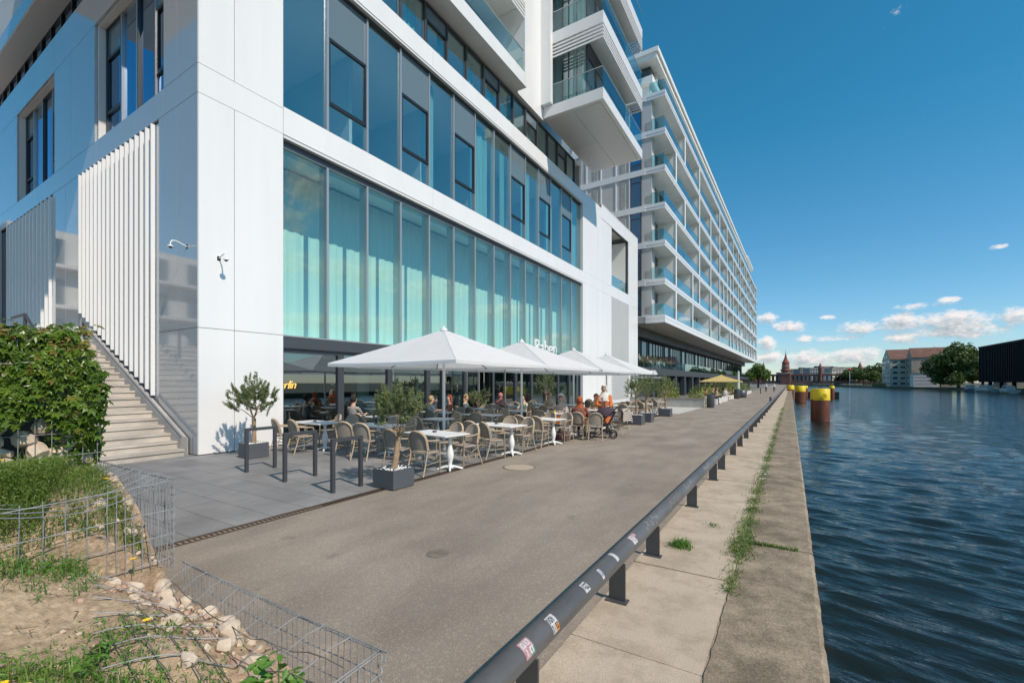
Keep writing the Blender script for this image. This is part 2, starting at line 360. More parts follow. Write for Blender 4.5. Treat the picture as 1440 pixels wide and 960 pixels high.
# quay slabs
def concrete_mat(name,lo,hi,speck,dark,jx=None,jw=1.55,rough=.85,patch=.55):
    m=mat(name,lo,rough); nt,L,b=nodes_of(m); v=objvec(nt)
    c=ramp(nt,noise(nt,.9,6,v,.65),[(.32,lo),(.68,hi)])
    c=mixc(nt,c,ramp(nt,noise(nt,2.7,6,v,.7),[(.40,dark),(patch,(1,1,1))]),.8)
    c=mixc(nt,c,ramp(nt,noise(nt,speck,2,v),[(.35,(.72,.72,.72)),(.62,(1.12,1.12,1.12))]),1.)
    L(c,b.inputs['Base Color']); L(bump(nt,noise(nt,speck*.7,4,v),.55,.008),b.inputs['Normal']); return m
slabm=concrete_mat('quay_slab_concrete',(.50,.405,.30),(.60,.49,.37),160,(.78,.76,.73))
copm=concrete_mat('coping_concrete',(.27,.21,.148),(.45,.355,.25),70,(.45,.44,.42),patch=.62)
ltpav=concrete_mat('pale_pavement',(.5,.48,.45),(.6,.58,.54),90,(.85,.85,.85))
soil=mat('sandy_soil',(.5,.38,.26),.95); nt,L,b=nodes_of(soil); v=objvec(nt)
c=ramp(nt,noise(nt,1.3,6,v,.6),[(.3,(.42,.30,.195)),(.7,(.57,.425,.285))])
c=mixc(nt,c,ramp(nt,noise(nt,22,4,v),[(.3,(.66,.64,.6)),(.6,(1.08,1.08,1.08))]),.9)
vo=nt.nodes.new('ShaderNodeTexVoronoi'); vo.inputs['Scale'].default_value=38; L(v,vo.inputs['Vector'])
c=mixc(nt,c,ramp(nt,vo.outputs['Color'],[(.78,(1,1,1)),(.95,(1.6,1.6,1.55))]),.8)
L(c,b.inputs['Base Color']); L(bump(nt,noise(nt,28,6,v,.7),.9,.03),b.inputs['Normal'])
groundm=mat('far_ground',(.18,.17,.15),.9,var=.2,vs=.05)
bankm=mat('river_bank_ground',(.10,.10,.06),.9,var=.3,vs=.1)
watm=mat('river_water',(.012,.020,.020),.06,spec=.5); nt,L,b=nodes_of(watm); b.inputs['IOR'].default_value=1.333
def wvec(sx,sy):
    t=nt.nodes.new('ShaderNodeTexCoord'); mp=nt.nodes.new('ShaderNodeMapping'); mp.inputs['Rotation'].default_value=(0,0,R_(14)); mp2=nt.nodes.new('ShaderNodeMapping'); mp2.inputs['Scale'].default_value=(sx,sy,1); nt.links.new(t.outputs['Object'],mp.inputs[0]); nt.links.new(mp.outputs[0],mp2.inputs[0]); return mp2.outputs[0]
v=wvec(.30,1.3); va=wvec(.26,1.3)
h1=noise(nt,4.2,4,v,.6); h2=noise(nt,1.3,3,va,.5)
h3=noise(nt,.42,3,va,.55)
ad0=nt.nodes.new('ShaderNodeMath'); ad0.operation='MULTIPLY_ADD'; L(h3,ad0.inputs[0]); ad0.inputs[1].default_value=.7; L(h2,ad0.inputs[2])
ad=nt.nodes.new('ShaderNodeMath'); ad.operation='MULTIPLY_ADD'; L(ad0.outputs[0],ad.inputs[0]); ad.inputs[1].default_value=1.4; L(h1,ad.inputs[2])
L(bump(nt,ad.outputs[0],.42,.12),b.inputs['Normal'])

# ------------------------------------------------------------------ setting: ground, road, quay, water
def qx(y): return .0100*y
WZ=-1.4
m=MB(); m.quad((-700,-300,-.03),(-3.3,-300,-.03),(3.,330,-.03),(-700,330,-.03)); m.quad((-700,330,-.03),(3,330,-.03),(-10,520,-.03),(-700,520,-.03)); m.quad((-700,520,-.03),(900,620,-.03),(900,1800,-.03),(-700,1800,-.03))
tag(m.build('ground',groundm),kind='structure')
m=MB(); m.quad((-5.82,-12,0),(-1.30-.12,-12,0),(-1.30+3.3,330,0),(-5.82,330,0)); m.quad((-60,-12,-.004),(-5.82,-12,-.004),(-5.82,4.2,-.004),(-60,4.2,-.004))
tag(m.build('promenade_road',asph),kind='structure')
m=MB(); m.quad((-40,1.6,.006),(-5.98,1.6,.006),(-5.98,27,.006),(-40,27,.006))
tag(m.build('terrace_pavement',pav),kind='structure')
m=MB(); m.quad((-16,27,.006),(-5.2,27,.006),(-5.0,36,.006),(-16,36,.006)); tag(m.build('pale_pavement',ltpav),kind='structure')
# slot drain beside the terrace
m=MB(); m.box(-5.98,-5.82,1.6,27,-.05,-.02,0)
for s in (-5.98,-5.835): m.box(s,s+.015,1.6,27,-.02,.012,1)
k=1.6
while k<27: m.box(-5.965,-5.835,k,k+.018,-.02,.008,1); k+=.06 if k<12 else .25
tag(m.build('slot_drain',[black,mat('rusty_grate',(.12,.085,.06),.7,.3)]),'narrow rusty slot drain between grey terrace slabs and asphalt','drain')
# quay slabs with open joints
m=MB(); y=-6.; rr=random.Random(3)
ed=[]
yy=1.45-1.55*5
while yy<200:
    st=1.55 if yy<60 else 6.2
    y0,y1=yy+.006,yy+st-.006; dz=rr.uniform(-.004,.004)
    m.hexa([(-1.36+qx(y0),y0,-.1),(-.462+qx(y0),y0,-.1),(-.462+qx(y1),y1,-.1),(-1.36+qx(y1),y1,-.1),(-1.36+qx(y0),y0,.012+dz),(-.462+qx(y0),y0,.010+dz),(-.462+qx(y1),y1,.010+dz),(-1.36+qx(y1),y1,.012+dz)])
    yy+=st
m.quad((-1.42,-8,.002),(-.44,-8,.002),(-.44+3.2,320,.002),(-1.42+3.2,320,.002))
tag(m.build('quay_slab_path',slabm),kind='structure')
m=MB(); m.quad((-.52,-8,.0085),(-.40,-8,.0085),(-.40+3.28,320,.0085),(-.52+3.28,320,.0085)) if False else m.hexa([(-.468-.08,-8,-.02),(-.44-.08,-8,-.02),(-.44+3.2,320,-.02),(-.468+3.2,320,-.02),(-.468-.08,-8,.009),(-.44-.08,-8,.009),(-.44+3.2,320,.009),(-.468+3.2,320,.009)]); tag(m.build('joint_dirt',soil),kind='structure')
# coping with chipped edge
m=MB(); rr=random.Random(5); joints=[-8,-2.2,5.72,9.9,14.2,18.3,22.6,27,31.5,36,45,54,63,75,90,110,130,160,200,260,330]
for a,bn in zip(joints[:-1],joints[1:]):
    n=max(2,int((bn-a)/(.10 if bn<16 else .5 if bn<60 else 4))); 
    ys=[a+.012+(bn-a-.024)*i/n for i in range(n+1)]; e=[]
    for y in ys:
        j=rr.uniform(-.012,.012)*(1 if y<30 else .3); e.append((y,j))
    vs=[]
    for y,j in e:
        ch=.016+abs(j)*1.6
        vs+=[(-.455+qx(y)+j*.6,y,.018),(.20+qx(y)-ch,y,.022+j*.2),(.205+qx(y)+j*.5,y,.022-ch),(.215+qx(y),y,-.5),(.215+qx(y),y,-2.2),(-.455+qx(y),y,-.3)]
    fs=[(i*6+q,(i+1)*6+q,(i+1)*6+q+1,i*6+q+1) for i in range(n) for q in range(4)]+[(i*6+5,(i+1)*6+5,(i+1)*6,i*6) for i in range(n)]
    m.add(vs,[f[::-1] for f in fs]); m.add(vs[:6],[(0,1,2,3,4,5)]); m.add(vs[-6:],[(5,4,3,2,1,0)])
tag(m.build('quay_coping',copm),kind='structure')
# water, real waves near the camera
nr,nc=1000,330
r=1.2*np.power(1100/1.2,np.linspace(0,1,nr)); a=np.radians(np.linspace(-6,96,nc))
Rr,A=np.meshgrid(r,a,indexing='ij'); X=Rr*np.sin(A); Y=Rr*np.cos(A); Z=np.full_like(X,WZ)
rng=np.random.default_rng(11)
sp=Rr*np.log(1100/1.2)/nr
for i in range(34):
    lam=.15*(1.075**i)*rng.uniform(.9,1.1) if i<30 else rng.uniform(.9,1.8)
    th=np.radians(14+rng.normal()*17); kx,ky=np.sin(th)*2*np.pi/lam,np.cos(th)*2*np.pi/lam
    amp=.0105*lam**.9*min(1,(.62/lam)**1.2)*np.clip((lam/sp-2.5)/3,0,1)
    ph=kx*X+ky*Y+rng.uniform(0,6.28)+.8*np.sin(.35*X+.2*Y+i)
    Z+=amp*(np.sin(ph)+.22*np.sin(2*ph+.6))
V=np.stack([X,Y,Z],-1).reshape(-1,3); I=np.arange(nr*nc).reshape(nr,nc)
Fq=np.stack([I[:-1,:-1],I[:-1,1:],I[1:,1:],I[1:,:-1]],-1).reshape(-1,4)[:,::-1]
tag(npmesh('water',V,Fq,watm,smooth=True),kind='structure')
# opposite bank
m=MB(); bl=[(62,-250),(61,150),(60,232),(54,262),(46,300),(41,360),(36,420),(20,540),(-10,600)]
for (xa,ya),(xb,yb) in zip(bl[:-1],bl[1:]):
    m.quad((xa,ya,-.45),(900,ya,-.45),(900,yb,-.45),(xb,yb,-.45)); m.quad((xa,ya,-2.2),(xa,ya,-.45),(xb,yb,-.45),(xb,yb,-2.2))
tag(m.build('opposite_bank',bankm),kind='structure')
# ------------------------------------------------------------------ the corner building
X0,Y0=-12.51,5.37
B1=thing('glass_front_building','white clad corner building with tall teal glazing, louvres and projecting box balconies','building',(X0,Y0,0))
def bx(mb,ax,u0,u1,z0,z1,w0,w1,mi=0):
    """box on a facade: u along it, w outward from its face"""
    if ax=='F': mb.box(X0+w0,X0+w1,u0,u1,z0,z1,mi)
    else: mb.box(u0,u1,Y0-w1,Y0-w0,z0,z1,mi)
def panel(mb,ax,u0,u1,z0,z1,w=0.,mi=0,g=.007): bx(mb,ax,u0+g,u1-g,z0+g,z1-g,w-.06,w,mi)
def addp(name,mb,mats,parent=None): return mb.build(name,mats,parent or B1,world=(parent is None))
def pane(ax,u0,u1,z0,z1,w,gm_,par):
    mb=MB()
    if ax=='F': mb.quad((X0+w,u0,z0),(X0+w,u1,z0),(X0+w,u1,z1),(X0+w,u0,z1))
    else: mb.quad((u0,Y0-w,z0),(u1,Y0-w,z0),(u1,Y0-w,z1),(u0,Y0-w,z1))
    o=mb.build('pane',gm_,None); 
    o.data.transform(Matrix.Translation((-X0,-Y0,0))); o.parent=par; return o
def window(ax,u0,u1,z0,z1,w,gm_,kind='fixed',fr=.045,dep=.16,fm=None,split=None):
    """a window of the facade with its frame; 'vent' adds an opening sash between a spandrel and a low pane"""
    fm=fm or alu; mb=MB()
    for a,b,c,d in ((u0,u0+fr,z0,z1),(u1-fr,u1,z0,z1),(u0+fr,u1-fr,z0,z0+fr),(u0+fr,u1-fr,z1-fr,z1)): bx(mb,ax,a,b,c,d,w-dep,w+.05,0)
    if kind=='vent':
        zs,zt=split
        bx(mb,ax,u0+fr,u1-fr,zt,z1-fr,w-.05,w-.01,2)
    o=addp('window',mb,[fm,blackframe,spandrel])
    pane(ax,u0+fr,u1-fr,z0+fr,(zt if kind=='vent' else z1-fr),w-.02,gm_,o)
    if kind=='vent':
        s=MB(); f=.07
        for a,b,c,d in ((u0+fr,u0+fr+f,zs,zt),(u1-fr-f,u1-fr,zs,zt),(u0+fr+f,u1-fr-f,zs,zs+f*1.6),(u0+fr+f,u1-fr-f,zt-f*1.4,zt)): bx(s,ax,a,b,c,d,w-.06,w+.03)
        so_=s.build('sash',blackframe); so_.data.transform(Matrix.Translation((-X0,-Y0,0))); so_.parent=o
    return o
YB=[7.60+1.6243*i for i in range(15)]     # 14 bays
YE=YB[-1]
# cladding with shadow joints
mb=MB()
for z0,z1 in ((0.02,3.22),(3.22,9.11),(9.11,9.85),(9.85,14.95),(14.95,15.75)):
    if z1-z0>1:
        panel(mb,'F',Y0+.012,6.24,z0,z1); panel(mb,'F',6.24,7.60,z0,z1)
    else: panel(mb,'F',Y0+.012,7.60,z0,z1)
for (a,b) in ((7.60,14.1),(14.1,20.6),(20.6,27.1),(27.1,30.6)): panel(mb,'F',a,b,9.11,9.92,g=.004)
for (a,b) in ((7.60,14.1),(14.1,20.6),(20.6,27.1),(27.1,34.18)): panel(mb,'F',a,b,14.95,15.75,g=.004)
panel(mb,'F',Y0+.012,7.6,15.75,17.75)
# end volume
for a,b in ((30.62,33.3),(33.3,36.6)):
    panel(mb,'F',a,b,.02,9.11,g=.005); panel(mb,'F',a,b,9.92,14.95,g=.005)
panel(mb,'F',30.6,44.5,9.11,9.92,g=.004)
panel(mb,'F',41.4,44.5,9.92,15.0); panel(mb,'F',41.4,44.5,.02,9.11); panel(mb,'F',34.18,44.5,15.0,16.12,g=.004)
panel(mb,'F',36.6,41.4,9.92,10.05,g=.0); panel(mb,'F',36.6,41.4,.02,.35); 
mb.box(X0-3,X0-.07,44.3,44.5,0,16.1)
for z in (9.11,9.92): pass
mb.box(X0-.6,X0+.015,34.16,44.52,16.125,16.17); mb.box(X0-.6,X0-.005,30.62,34.15,15.755,15.79)
addp('wall_cladding',mb,white)
# side cladding
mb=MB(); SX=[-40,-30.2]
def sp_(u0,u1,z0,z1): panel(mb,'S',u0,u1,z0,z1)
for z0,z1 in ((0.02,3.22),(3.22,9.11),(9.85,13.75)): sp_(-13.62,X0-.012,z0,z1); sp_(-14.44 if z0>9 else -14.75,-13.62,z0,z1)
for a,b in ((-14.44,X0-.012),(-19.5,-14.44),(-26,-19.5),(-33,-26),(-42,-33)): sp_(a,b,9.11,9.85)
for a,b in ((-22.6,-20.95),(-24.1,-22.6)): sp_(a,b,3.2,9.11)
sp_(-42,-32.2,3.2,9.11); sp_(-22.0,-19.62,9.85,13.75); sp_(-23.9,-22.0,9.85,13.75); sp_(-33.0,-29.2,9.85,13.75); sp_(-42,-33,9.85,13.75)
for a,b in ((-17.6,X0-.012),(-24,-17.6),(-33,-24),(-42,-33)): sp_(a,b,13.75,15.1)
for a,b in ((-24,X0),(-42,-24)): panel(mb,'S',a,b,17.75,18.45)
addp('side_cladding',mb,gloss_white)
# structural backing (dark in the joints), roofs and floors
mb=MB()
mb.box(X0-.30,X0-.065,Y0+.07,7.58,0,17.7); mb.box(X0-.30,X0-.065,30.62,36.58,0,15.7); mb.box(X0-.30,X0-.065,41.42,44.28,0,15.9)
mb.box(X0-.30,X0-.065,7.58,44.28,9.13,9.84); mb.box(X0-.30,X0-.065,7.58,34.2,14.97,15.7); mb.box(X0-.3,X0-.065,34.2,44.28,15.02,16.0)
for a,b,z0,z1 in ((-14.74,X0-.07,0,9.09),(-24.1,-14.74,2.,9.0),(-42,-24.1,2.,9.0),(-42,X0-.07,9.13,9.83),(-14.42,X0-.07,9.83,13.77),(-24,-19.64,9.83,13.77),(-42,-29.2,9.83,13.77),(-42,X0-.07,13.77,15.08)): mb.box(a,b,Y0+.065,Y0+.22,z0,z1)
addp('joint_backing',mb,dark_gap)
# underside soffits of the bands
mb=MB()
mb.box(X0-.28,X0-.02,7.62,30.6,9.02,9.12); mb.box(X0-.28,X0-.02,7.62,30.6,14.86,14.96)
mb.box(X0-.35,X0-.01,30.32,30.63,0,9.1,1); mb.box(X0-.35,X0-.01,30.32,30.63,9.92,14.95,1)
addp('band_soffit',mb,[soffit,white])
# ---- glazing of the front
wz=-.24
for i in range(14):
    a,b=YB[i],YB[i+1]
    window('F',a,b,3.22,8.86,wz,g_teal,fr=.04,dep=.34)
    if i in (1,3,5,8,10,12): window('F',a,b,9.94,14.86,wz,g_blue,'vent',split=(10.95,13.15),fr=.045)
    else: window('F',a,b,9.94,14.86,wz,g_blue,fr=.045)
mb=MB(); mb.box(X0-.42,X0-.16,7.6,30.33,8.86,9.02); mb.box(X0-.40,X0-.10,7.6,30.33,2.86,3.2); mb.box(X0-.42,X0-.16,7.6,30.33,14.80,14.86)
mb.box(X0-.42,X0-.14,7.6,30.33,0,.10)
addp('window_rail',mb,darkmetal)
for i in range(17):
    a=Y0+1.5+1.4*i
    if a+1.4>30.6: break
    if i in (2,5,8,11,14): window('F',a,a+1.4,15.76,17.62,wz,g_blue,'vent',split=(15.82,17.0),fr=.05,fm=darkmetal)
    else: window('F',a,a+1.4,15.76,17.62,wz,g_blue,fr=.05,fm=darkmetal)
# ground floor shop windows; bays 6..8 stand open to the bar
gb=[7.60,9.75,11.9,14.05,15.0,16.62,18.9,21.2,23.0,24.8,26.6,28.4,30.33]
for i in range(12):
    a,b=gb[i],gb[i+1]
    if i==5: continue
    window('F',a,b,.10,2.86,wz,g_shop,fr=.10 if i%2 else .13,dep=.2,fm=darkmetal)
# folded glass door leaves beside the open bay
for yy in (16.62,18.86):
    d=MB(); d.box(X0-.22,X0+.55,yy,yy+.05,.10,.2); d.box(X0-.22,X0+.55,yy,yy+.05,2.74,2.84); d.box(X0-.22,X0-.14,yy,yy+.05,.2,2.74); d.box(X0+.47,X0+.55,yy,yy+.05,.2,2.74)
    o=addp('folding_door',d,alu); e=MB(); e.quad((X0-.14,yy+.02,.2),(X0+.47,yy+.02,.2),(X0+.47,yy+.02,2.74),(X0-.14,yy+.02,2.74)); p=e.build('pane',g_shop); p.data.transform(Matrix.Translation((-X0,-Y0,0))); p.parent=o
# ---- interiors
mb=MB()
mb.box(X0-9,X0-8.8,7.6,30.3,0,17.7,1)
mb.box(X0-8.8,X0-.42,7.4,30.4,2.88,3.18,2); mb.box(X0-8.8,X0-.42,7.4,30.4,9.12,9.84,2); mb.box(X0-8.8,X0-.42,7.4,30.4,14.97,15.72,2); mb.box(X0-8.8,X0-.42,5.6,30.4,17.66,17.76,2)
mb.box(X0-8.8,X0-.3,30.34,30.5,0,17.7,0); mb.box(X0-8.8,X0-.3,7.40,7.56,0,17.7,0)
for yy in (11.8,15.9,20,24,28): mb.box(X0-8.8,X0-2.4,yy,yy+.15,9.84,14.97,0)
mb.box(X0-8.8,X0-.42,7.6,30.3,-.05,.02,1)
mb.box(X0-3.3,X0-.30,36.5,36.6,9.9,15,3); mb.box(X0-3.3,X0-.3,41.4,41.5,9.9,15,3); mb.box(X0-3.4,X0-3.3,36.5,41.5,9.9,15,3); mb.box(X0-3.3,X0-.07,36.6,41.4,9.7,10.0,0)
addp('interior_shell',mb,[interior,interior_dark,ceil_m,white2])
for i in range(14):
    mb=MB(); a,b=YB[i],YB[i+1]; n=14; w=X0-1.95
    pts=[(w+.018*math.sin(k*1.9+i),a+(b-a)*k/n) for k in range(n+1)]
    for (xa,ya),(xb,yb) in zip(pts[:-1],pts[1:]): mb.quad((xa,ya,3.2),(xb,yb,3.2),(xb,yb,9.05),(xa,ya,9.05))
    addp('curtain',mb,curtain_m)
for i,(f0,f1) in {0:(.0,.06),4:(.0,.45),6:(.0,.95),7:(.7,1),9:(.1,.8),11:(.0,.6),13:(.3,1.)}.items():
    mb=MB(); a,b=YB[i]+1.6*f0,YB[i]+1.6*f1; n=10; w=X0-.62
    pts=[(w+.045*math.sin(k*2.1+i),a+(b-a)*k/n) for k in range(n+1)]
    for (xa,ya),(xb,yb) in zip(pts[:-1],pts[1:]): mb.quad((xa,ya,9.9),(xb,yb,9.9),(xb,yb,14.7),(xa,ya,14.7))
    addp('curtain',mb,curt_green)
for i in range(9):
    mb=MB(); a=Y0+1.5+1.4*(3+i*1.4); n=8; w=X0-.6
    pts=[(w+.04*math.sin(k*2.1+i),a+.7*k/n) for k in range(n+1)]
    for (xa,ya),(xb,yb) in zip(pts[:-1],pts[1:]): mb.quad((xa,ya,15.75),(xb,yb,15.75),(xb,yb,17.5),(xa,ya,17.5))
    addp('curtain',mb,curt_green)
# bar behind the open bay
mb=MB(); mb.box(-16.3,-15.6,15.6,20.2,0,1.08); mb.box(-16.35,-15.5,15.5,20.3,1.08,1.13); mb.box(-17.8,-17.7,14.5,21,0,2.86,1)
mb.box(-17.69,-17.4,15.2,16.1,1.2,2.3,2); mb.box(-17.69,-17.4,17.6,18.2,1.1,2.2,2); mb.box(-17.69,-17.45,16.4,17.4,1.5,1.54,2); mb.box(-16.2,-15.7,17.6,18.4,1.13,1.4,3)
for k in range(9): mb.lathe([(.04,0),(.04,.2),(.015,.26),(.015,.3)],6,(-17.55,16.45+.11*k,1.54),2+k%2)
addp('bar_counter',mb,[white,white2,black,g_dark])
# ---- louvre screens
def louvres(u0,u1,n,zb,zt,ax='S',dep=.095,th=.05,m_=white):
    mb=MB()
    for i in range(n):
        u=u0+(u1-u0)*i/(n-1); z=zb(u) if callable(zb) else zb
        bx(mb,ax,u-th/2,u+th/2,z,zt,.0,dep)
    if not callable(zb): bx(mb,ax,min(u0,u1)-.05,max(u0,u1)+(.22 if ax=='S' else .05),zb,zt,-.05,-.02,1)
    else:
        a,b=min(u0,u1)-.05,max(u0,u1)+.24; za,zc_=zb(a)-.3,zb(b)-.3; mb.hexa([(a,Y0+.02,za),(b,Y0+.02,zc_),(b,Y0+.05,zc_),(a,Y0+.05,za),(a,Y0+.02,zt),(b,Y0+.02,zt),(b,Y0+.05,zt),(a,Y0+.05,zt)],1)
    return addp('louvre_screen',mb,[m_,gloss_white if ax=='S' else grey_panel])
stz=lambda u: .36+.47*(-13.0-u)+.18
louvres(-20.85,-15.0,17,stz,9.02)
louvres(-30.5,-24.2,13,2.5,9.02)
louvres(36.66,41.34,18,.36,9.08,'F',.05,.07)
# recessed bay behind the side louvres is glossy panel too
# ---- side windows
def side_group(cuts,z0,z1,vent):
    for i,(a,b) in enumerate(zip(cuts[:-1],cuts[1:])):
        window('S',a,b,z0,z1,-.3,g_side,'vent' if i in vent else 'fixed',split=(z0+.95,z1-1.0),fr=.06,fm=darkmetal if i%2==0 else alu)
side_group([-19.5,-18.2,-16.95,-15.7,-14.5],9.86,13.74,(0,3))
side_group([-29.1,-27.9,-26.6,-25.3,-24.0],9.86,13.74,(0,3))
mb=MB()
for a,b in ((-19.62,-14.42),(-29.22,-23.9)):
    bx(mb,'S',a,a+.1,9.85,13.75,-.45,-.07); bx(mb,'S',b-.06,b+.02,9.85,13.75,-.45,-.07); bx(mb,'S',a+.1,b-.06,13.72,13.8,-.45,-.07); bx(mb,'S',a+.1,b-.06,9.80,9.86,-.45,-.07)
bx(mb,'S',-42,X0-.1,17.70,17.76,-1.2,-.02); bx(mb,'S',-42,X0-.1,15.0,15.1,-1.2,-.07)
addp('window_reveal',mb,soffit)
x=-42
while x<X0-1.4:
    window('S',x,x+1.4,15.1,17.7,-.85,g_side,fr=.06,fm=blackframe); x+=1.4
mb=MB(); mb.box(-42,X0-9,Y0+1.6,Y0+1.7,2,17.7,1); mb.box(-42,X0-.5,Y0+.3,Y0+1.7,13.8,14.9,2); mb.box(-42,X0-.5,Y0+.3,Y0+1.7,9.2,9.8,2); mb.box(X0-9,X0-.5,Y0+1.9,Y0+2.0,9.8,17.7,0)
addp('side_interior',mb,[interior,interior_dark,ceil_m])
# ---- upper floors: loggias, tower wall, box balconies
mb=MB()
for z in (17.75,22.15,26.45,30.75):
    mb.box(X0-3,-11.88,Y0-.0,20.71,z,z+.70)
addp('floor_slab',mb,white)
mb=MB(); mb.box(-15,X0,20.72,24.02,17.75,31.5); mb.box(X0,-11.88,20.72,20.9,17.75,31.5); mb.box(X0,-11.86,23.72,24.02,18.5,31.5)
mb.box(-42,-15.0,Y0+.9,32,18.45,31.5); mb.box(-42,X0-.0,Y0+.02,Y0+.9,18.45,31.5,1)
mb.box(X0-3.5,X0,24.02,24.3,17.8,31.5)
addp('tower_wall',mb,[white,grey_panel])
mb=MB(); mb.box(-26,X0,1.4,Y0-.06,17.75,18.45); mb.box(-26,X0,1.4,Y0-.06,22.15,22.85); mb.box(-26,X0,2.6,Y0-.06,18.45,22.15,1)
addp('side_bay',mb,[white,g_dark])
for k,z in enumerate((18.45,22.85)):
    b_=MB(); b_.quad((-11.95,7,z),(-11.95,20.65,z),(-11.95,20.65,z+1.15),(-11.95,7,z+1.15)); o=addp('balustrade',b_,g_bal)
    r=MB(); r.box(-11.98,-11.92,7,20.65,z+1.15,z+1.19); rr_=r.build('handrail',alu); rr_.data.transform(Matrix.Translation((-X0,-Y0,0))); rr_.parent=o
    for j in range(8):
        a=9.6+1.4*j
        d=MB(); fx=X0-1.9
        for q in ((a,a+.08),(a+1.32,a+1.4)): d.box(fx-.1,fx,q[0],q[1],z,z+3.6)
        d.box(fx-.1,fx,a+.08,a+1.32,z+3.5,z+3.6); o2=addp('window',d,darkmetal)
        e=MB(); e.quad((fx-.05,a+.08,z),(fx-.05,a+1.32,z),(fx-.05,a+1.32,z+3.5),(fx-.05,a+.08,z+3.5)); p=e.build('pane',g_blue); p.data.transform(Matrix.Translation((-X0,-Y0,0))); p.parent=o2
    mb=MB(); mb.box(X0-2.2,X0-2.1,9.6,20.7,z,z+3.7); addp('loggia_wall',mb,curt_green)
    mb=MB()
    for j in range(4): mb.box(-11.95,-11.88,9,20.7,z+2.9+.21*j,z+2.99+.21*j)
    addp('louvre_screen',mb,white)
BXF,BY0,BY1=-8.7,24.03,32.12
for k,z in enumerate((17.8,22.13,26.45,30.75)):
    mb=MB()
    if k==0:
        mb.box(-12.5,BXF,BY0,BY1,z+.04,z+.68); mb.box(-12.3,-10.62,BY0+.25,28.2,z,z+.04,1); mb.box(-12.3,-10.62,28.22,BY1-.25,z,z+.04,1); mb.box(-10.6,BXF+.25*-1,BY0+.25,BY1-.25,z,z+.04,1)
    else: mb.box(-12.5,BXF,BY0,BY1,z,z+.68)
    bal=addp('balcony',mb,[white,soffit])
    def kid(name,mb_,mt): 
        o=mb_.build(name,mt); o.data.transform(Matrix.Translation((-X0,-Y0,0))); o.parent=bal; return o
    if k<3:
        t=z+.68
        e=MB(); e.quad((-11.84,BY0+.05,t),(BXF-.05,BY0+.05,t),(BXF-.05,BY0+.05,t+1.2),(-11.84,BY0+.05,t+1.2)); e.quad((BXF-.05,BY0+.05,t),(BXF-.05,BY1-.05,t),(BXF-.05,BY1-.05,t+1.2),(BXF-.05,BY0+.05,t+1.2)); kid('balustrade',e,g_bal)
        e=MB(); e.box(-11.84,BXF-.03,BY0+.03,BY0+.07,t+1.2,t+1.24); e.box(BXF-.07,BXF-.03,BY0+.07,BY1-.05,t+1.2,t+1.24); kid('handrail',e,alu)
        # glazed room behind
        f=MB(); fx=-10.0; zt=z+4.30
        f.box(-12.4,fx+.05,BY0+.75,BY0+.8,t,t+.08); 
        for xx in (-12.42,-11.2,-10.05): f.box(xx,xx+.07,BY0+.73,BY0+.82,t,zt)
        for yy in (BY0+.75,BY0+2.2,BY0+3.6,BY0+5,BY0+6.4,BY1-.1): f.box(fx-.03,fx+.07,yy,yy+.09,t,zt)
        for yy in (BY0+2.25,BY0+5.05): f.box(fx-.02,fx+.06,yy,yy+1.3,t+1.0,t+1.08)
        f.box(fx-.03,fx+.06,BY0+.75,BY1,zt-.9,zt,0); kid('window_frame',f,darkmetal)
        e=MB(); e.quad((-12.4,BY0+.77,t),(fx,BY0+.77,t),(fx,BY0+.77,zt),(-12.4,BY0+.77,zt)); kid('pane',e,g_shop)
        e=MB(); e.quad((fx,BY0+.77,t),(fx,BY1,t),(fx,BY1,zt),(fx,BY0+.77,zt)); kid('pane',e,g_side)
        c=MB(); n=26
        for q in range(n): 
            xa,xb=-12.3+2.2*q/n,-12.3+2.2*(q+1)/n
            if q in (7,8,9,18): continue
            c.quad((xa,BY0+1.0+.05*math.sin(q*1.7),t),(xb,BY0+1.0+.05*math.sin((q+1)*1.7),t),(xb,BY0+1.0+.05*math.sin((q+1)*1.7),zt),(xa,BY0+1.0+.05*math.sin(q*1.7),zt))
        kid('curtain',c,curtain_m)
        c=MB(); c.box(-12.5,-12.45,BY0+1.6,BY1,t,zt); c.box(-12.4,fx-.6,BY0+2.6,BY0+2.7,t,zt); kid('back_wall',c,interior_dark)
        s=MB()
        for j in range(4):
            zz=z+4.33-.22-.205*j
            s.box(-11.86,BXF,BY0,BY0+.06,zz,zz+.10); s.box(BXF-.06,BXF,BY0+.06,BY1,zz,zz+.10)
            s.box(-11.86,BXF-.06,BY1-.06,BY1,zz,zz+.10)
        kid('louvre_screen',s,white)
# low loggia of the end volume: glass guard
e=MB(); e.quad((X0-.2,36.6,10.05),(X0-.2,41.4,10.05),(X0-.2,41.4,11.1),(X0-.2,36.6,11.1)); o=addp('balustrade',e,g_bal2)
# access hatch in the corner pier
e=MB(); e.box(X0-.001,X0+.006,6.72,7.22,.95,1.9); addp('access_hatch',e,white)
# roof plant deck
mb=MB(); mb.box(-42,X0-.35,24.1,44.2,15.5,15.7); addp('terrace_deck',mb,grey_panel); mb=MB(); mb.box(-42,X0-.0,Y0,32,31.5,32); addp('roof',mb,grey_panel)
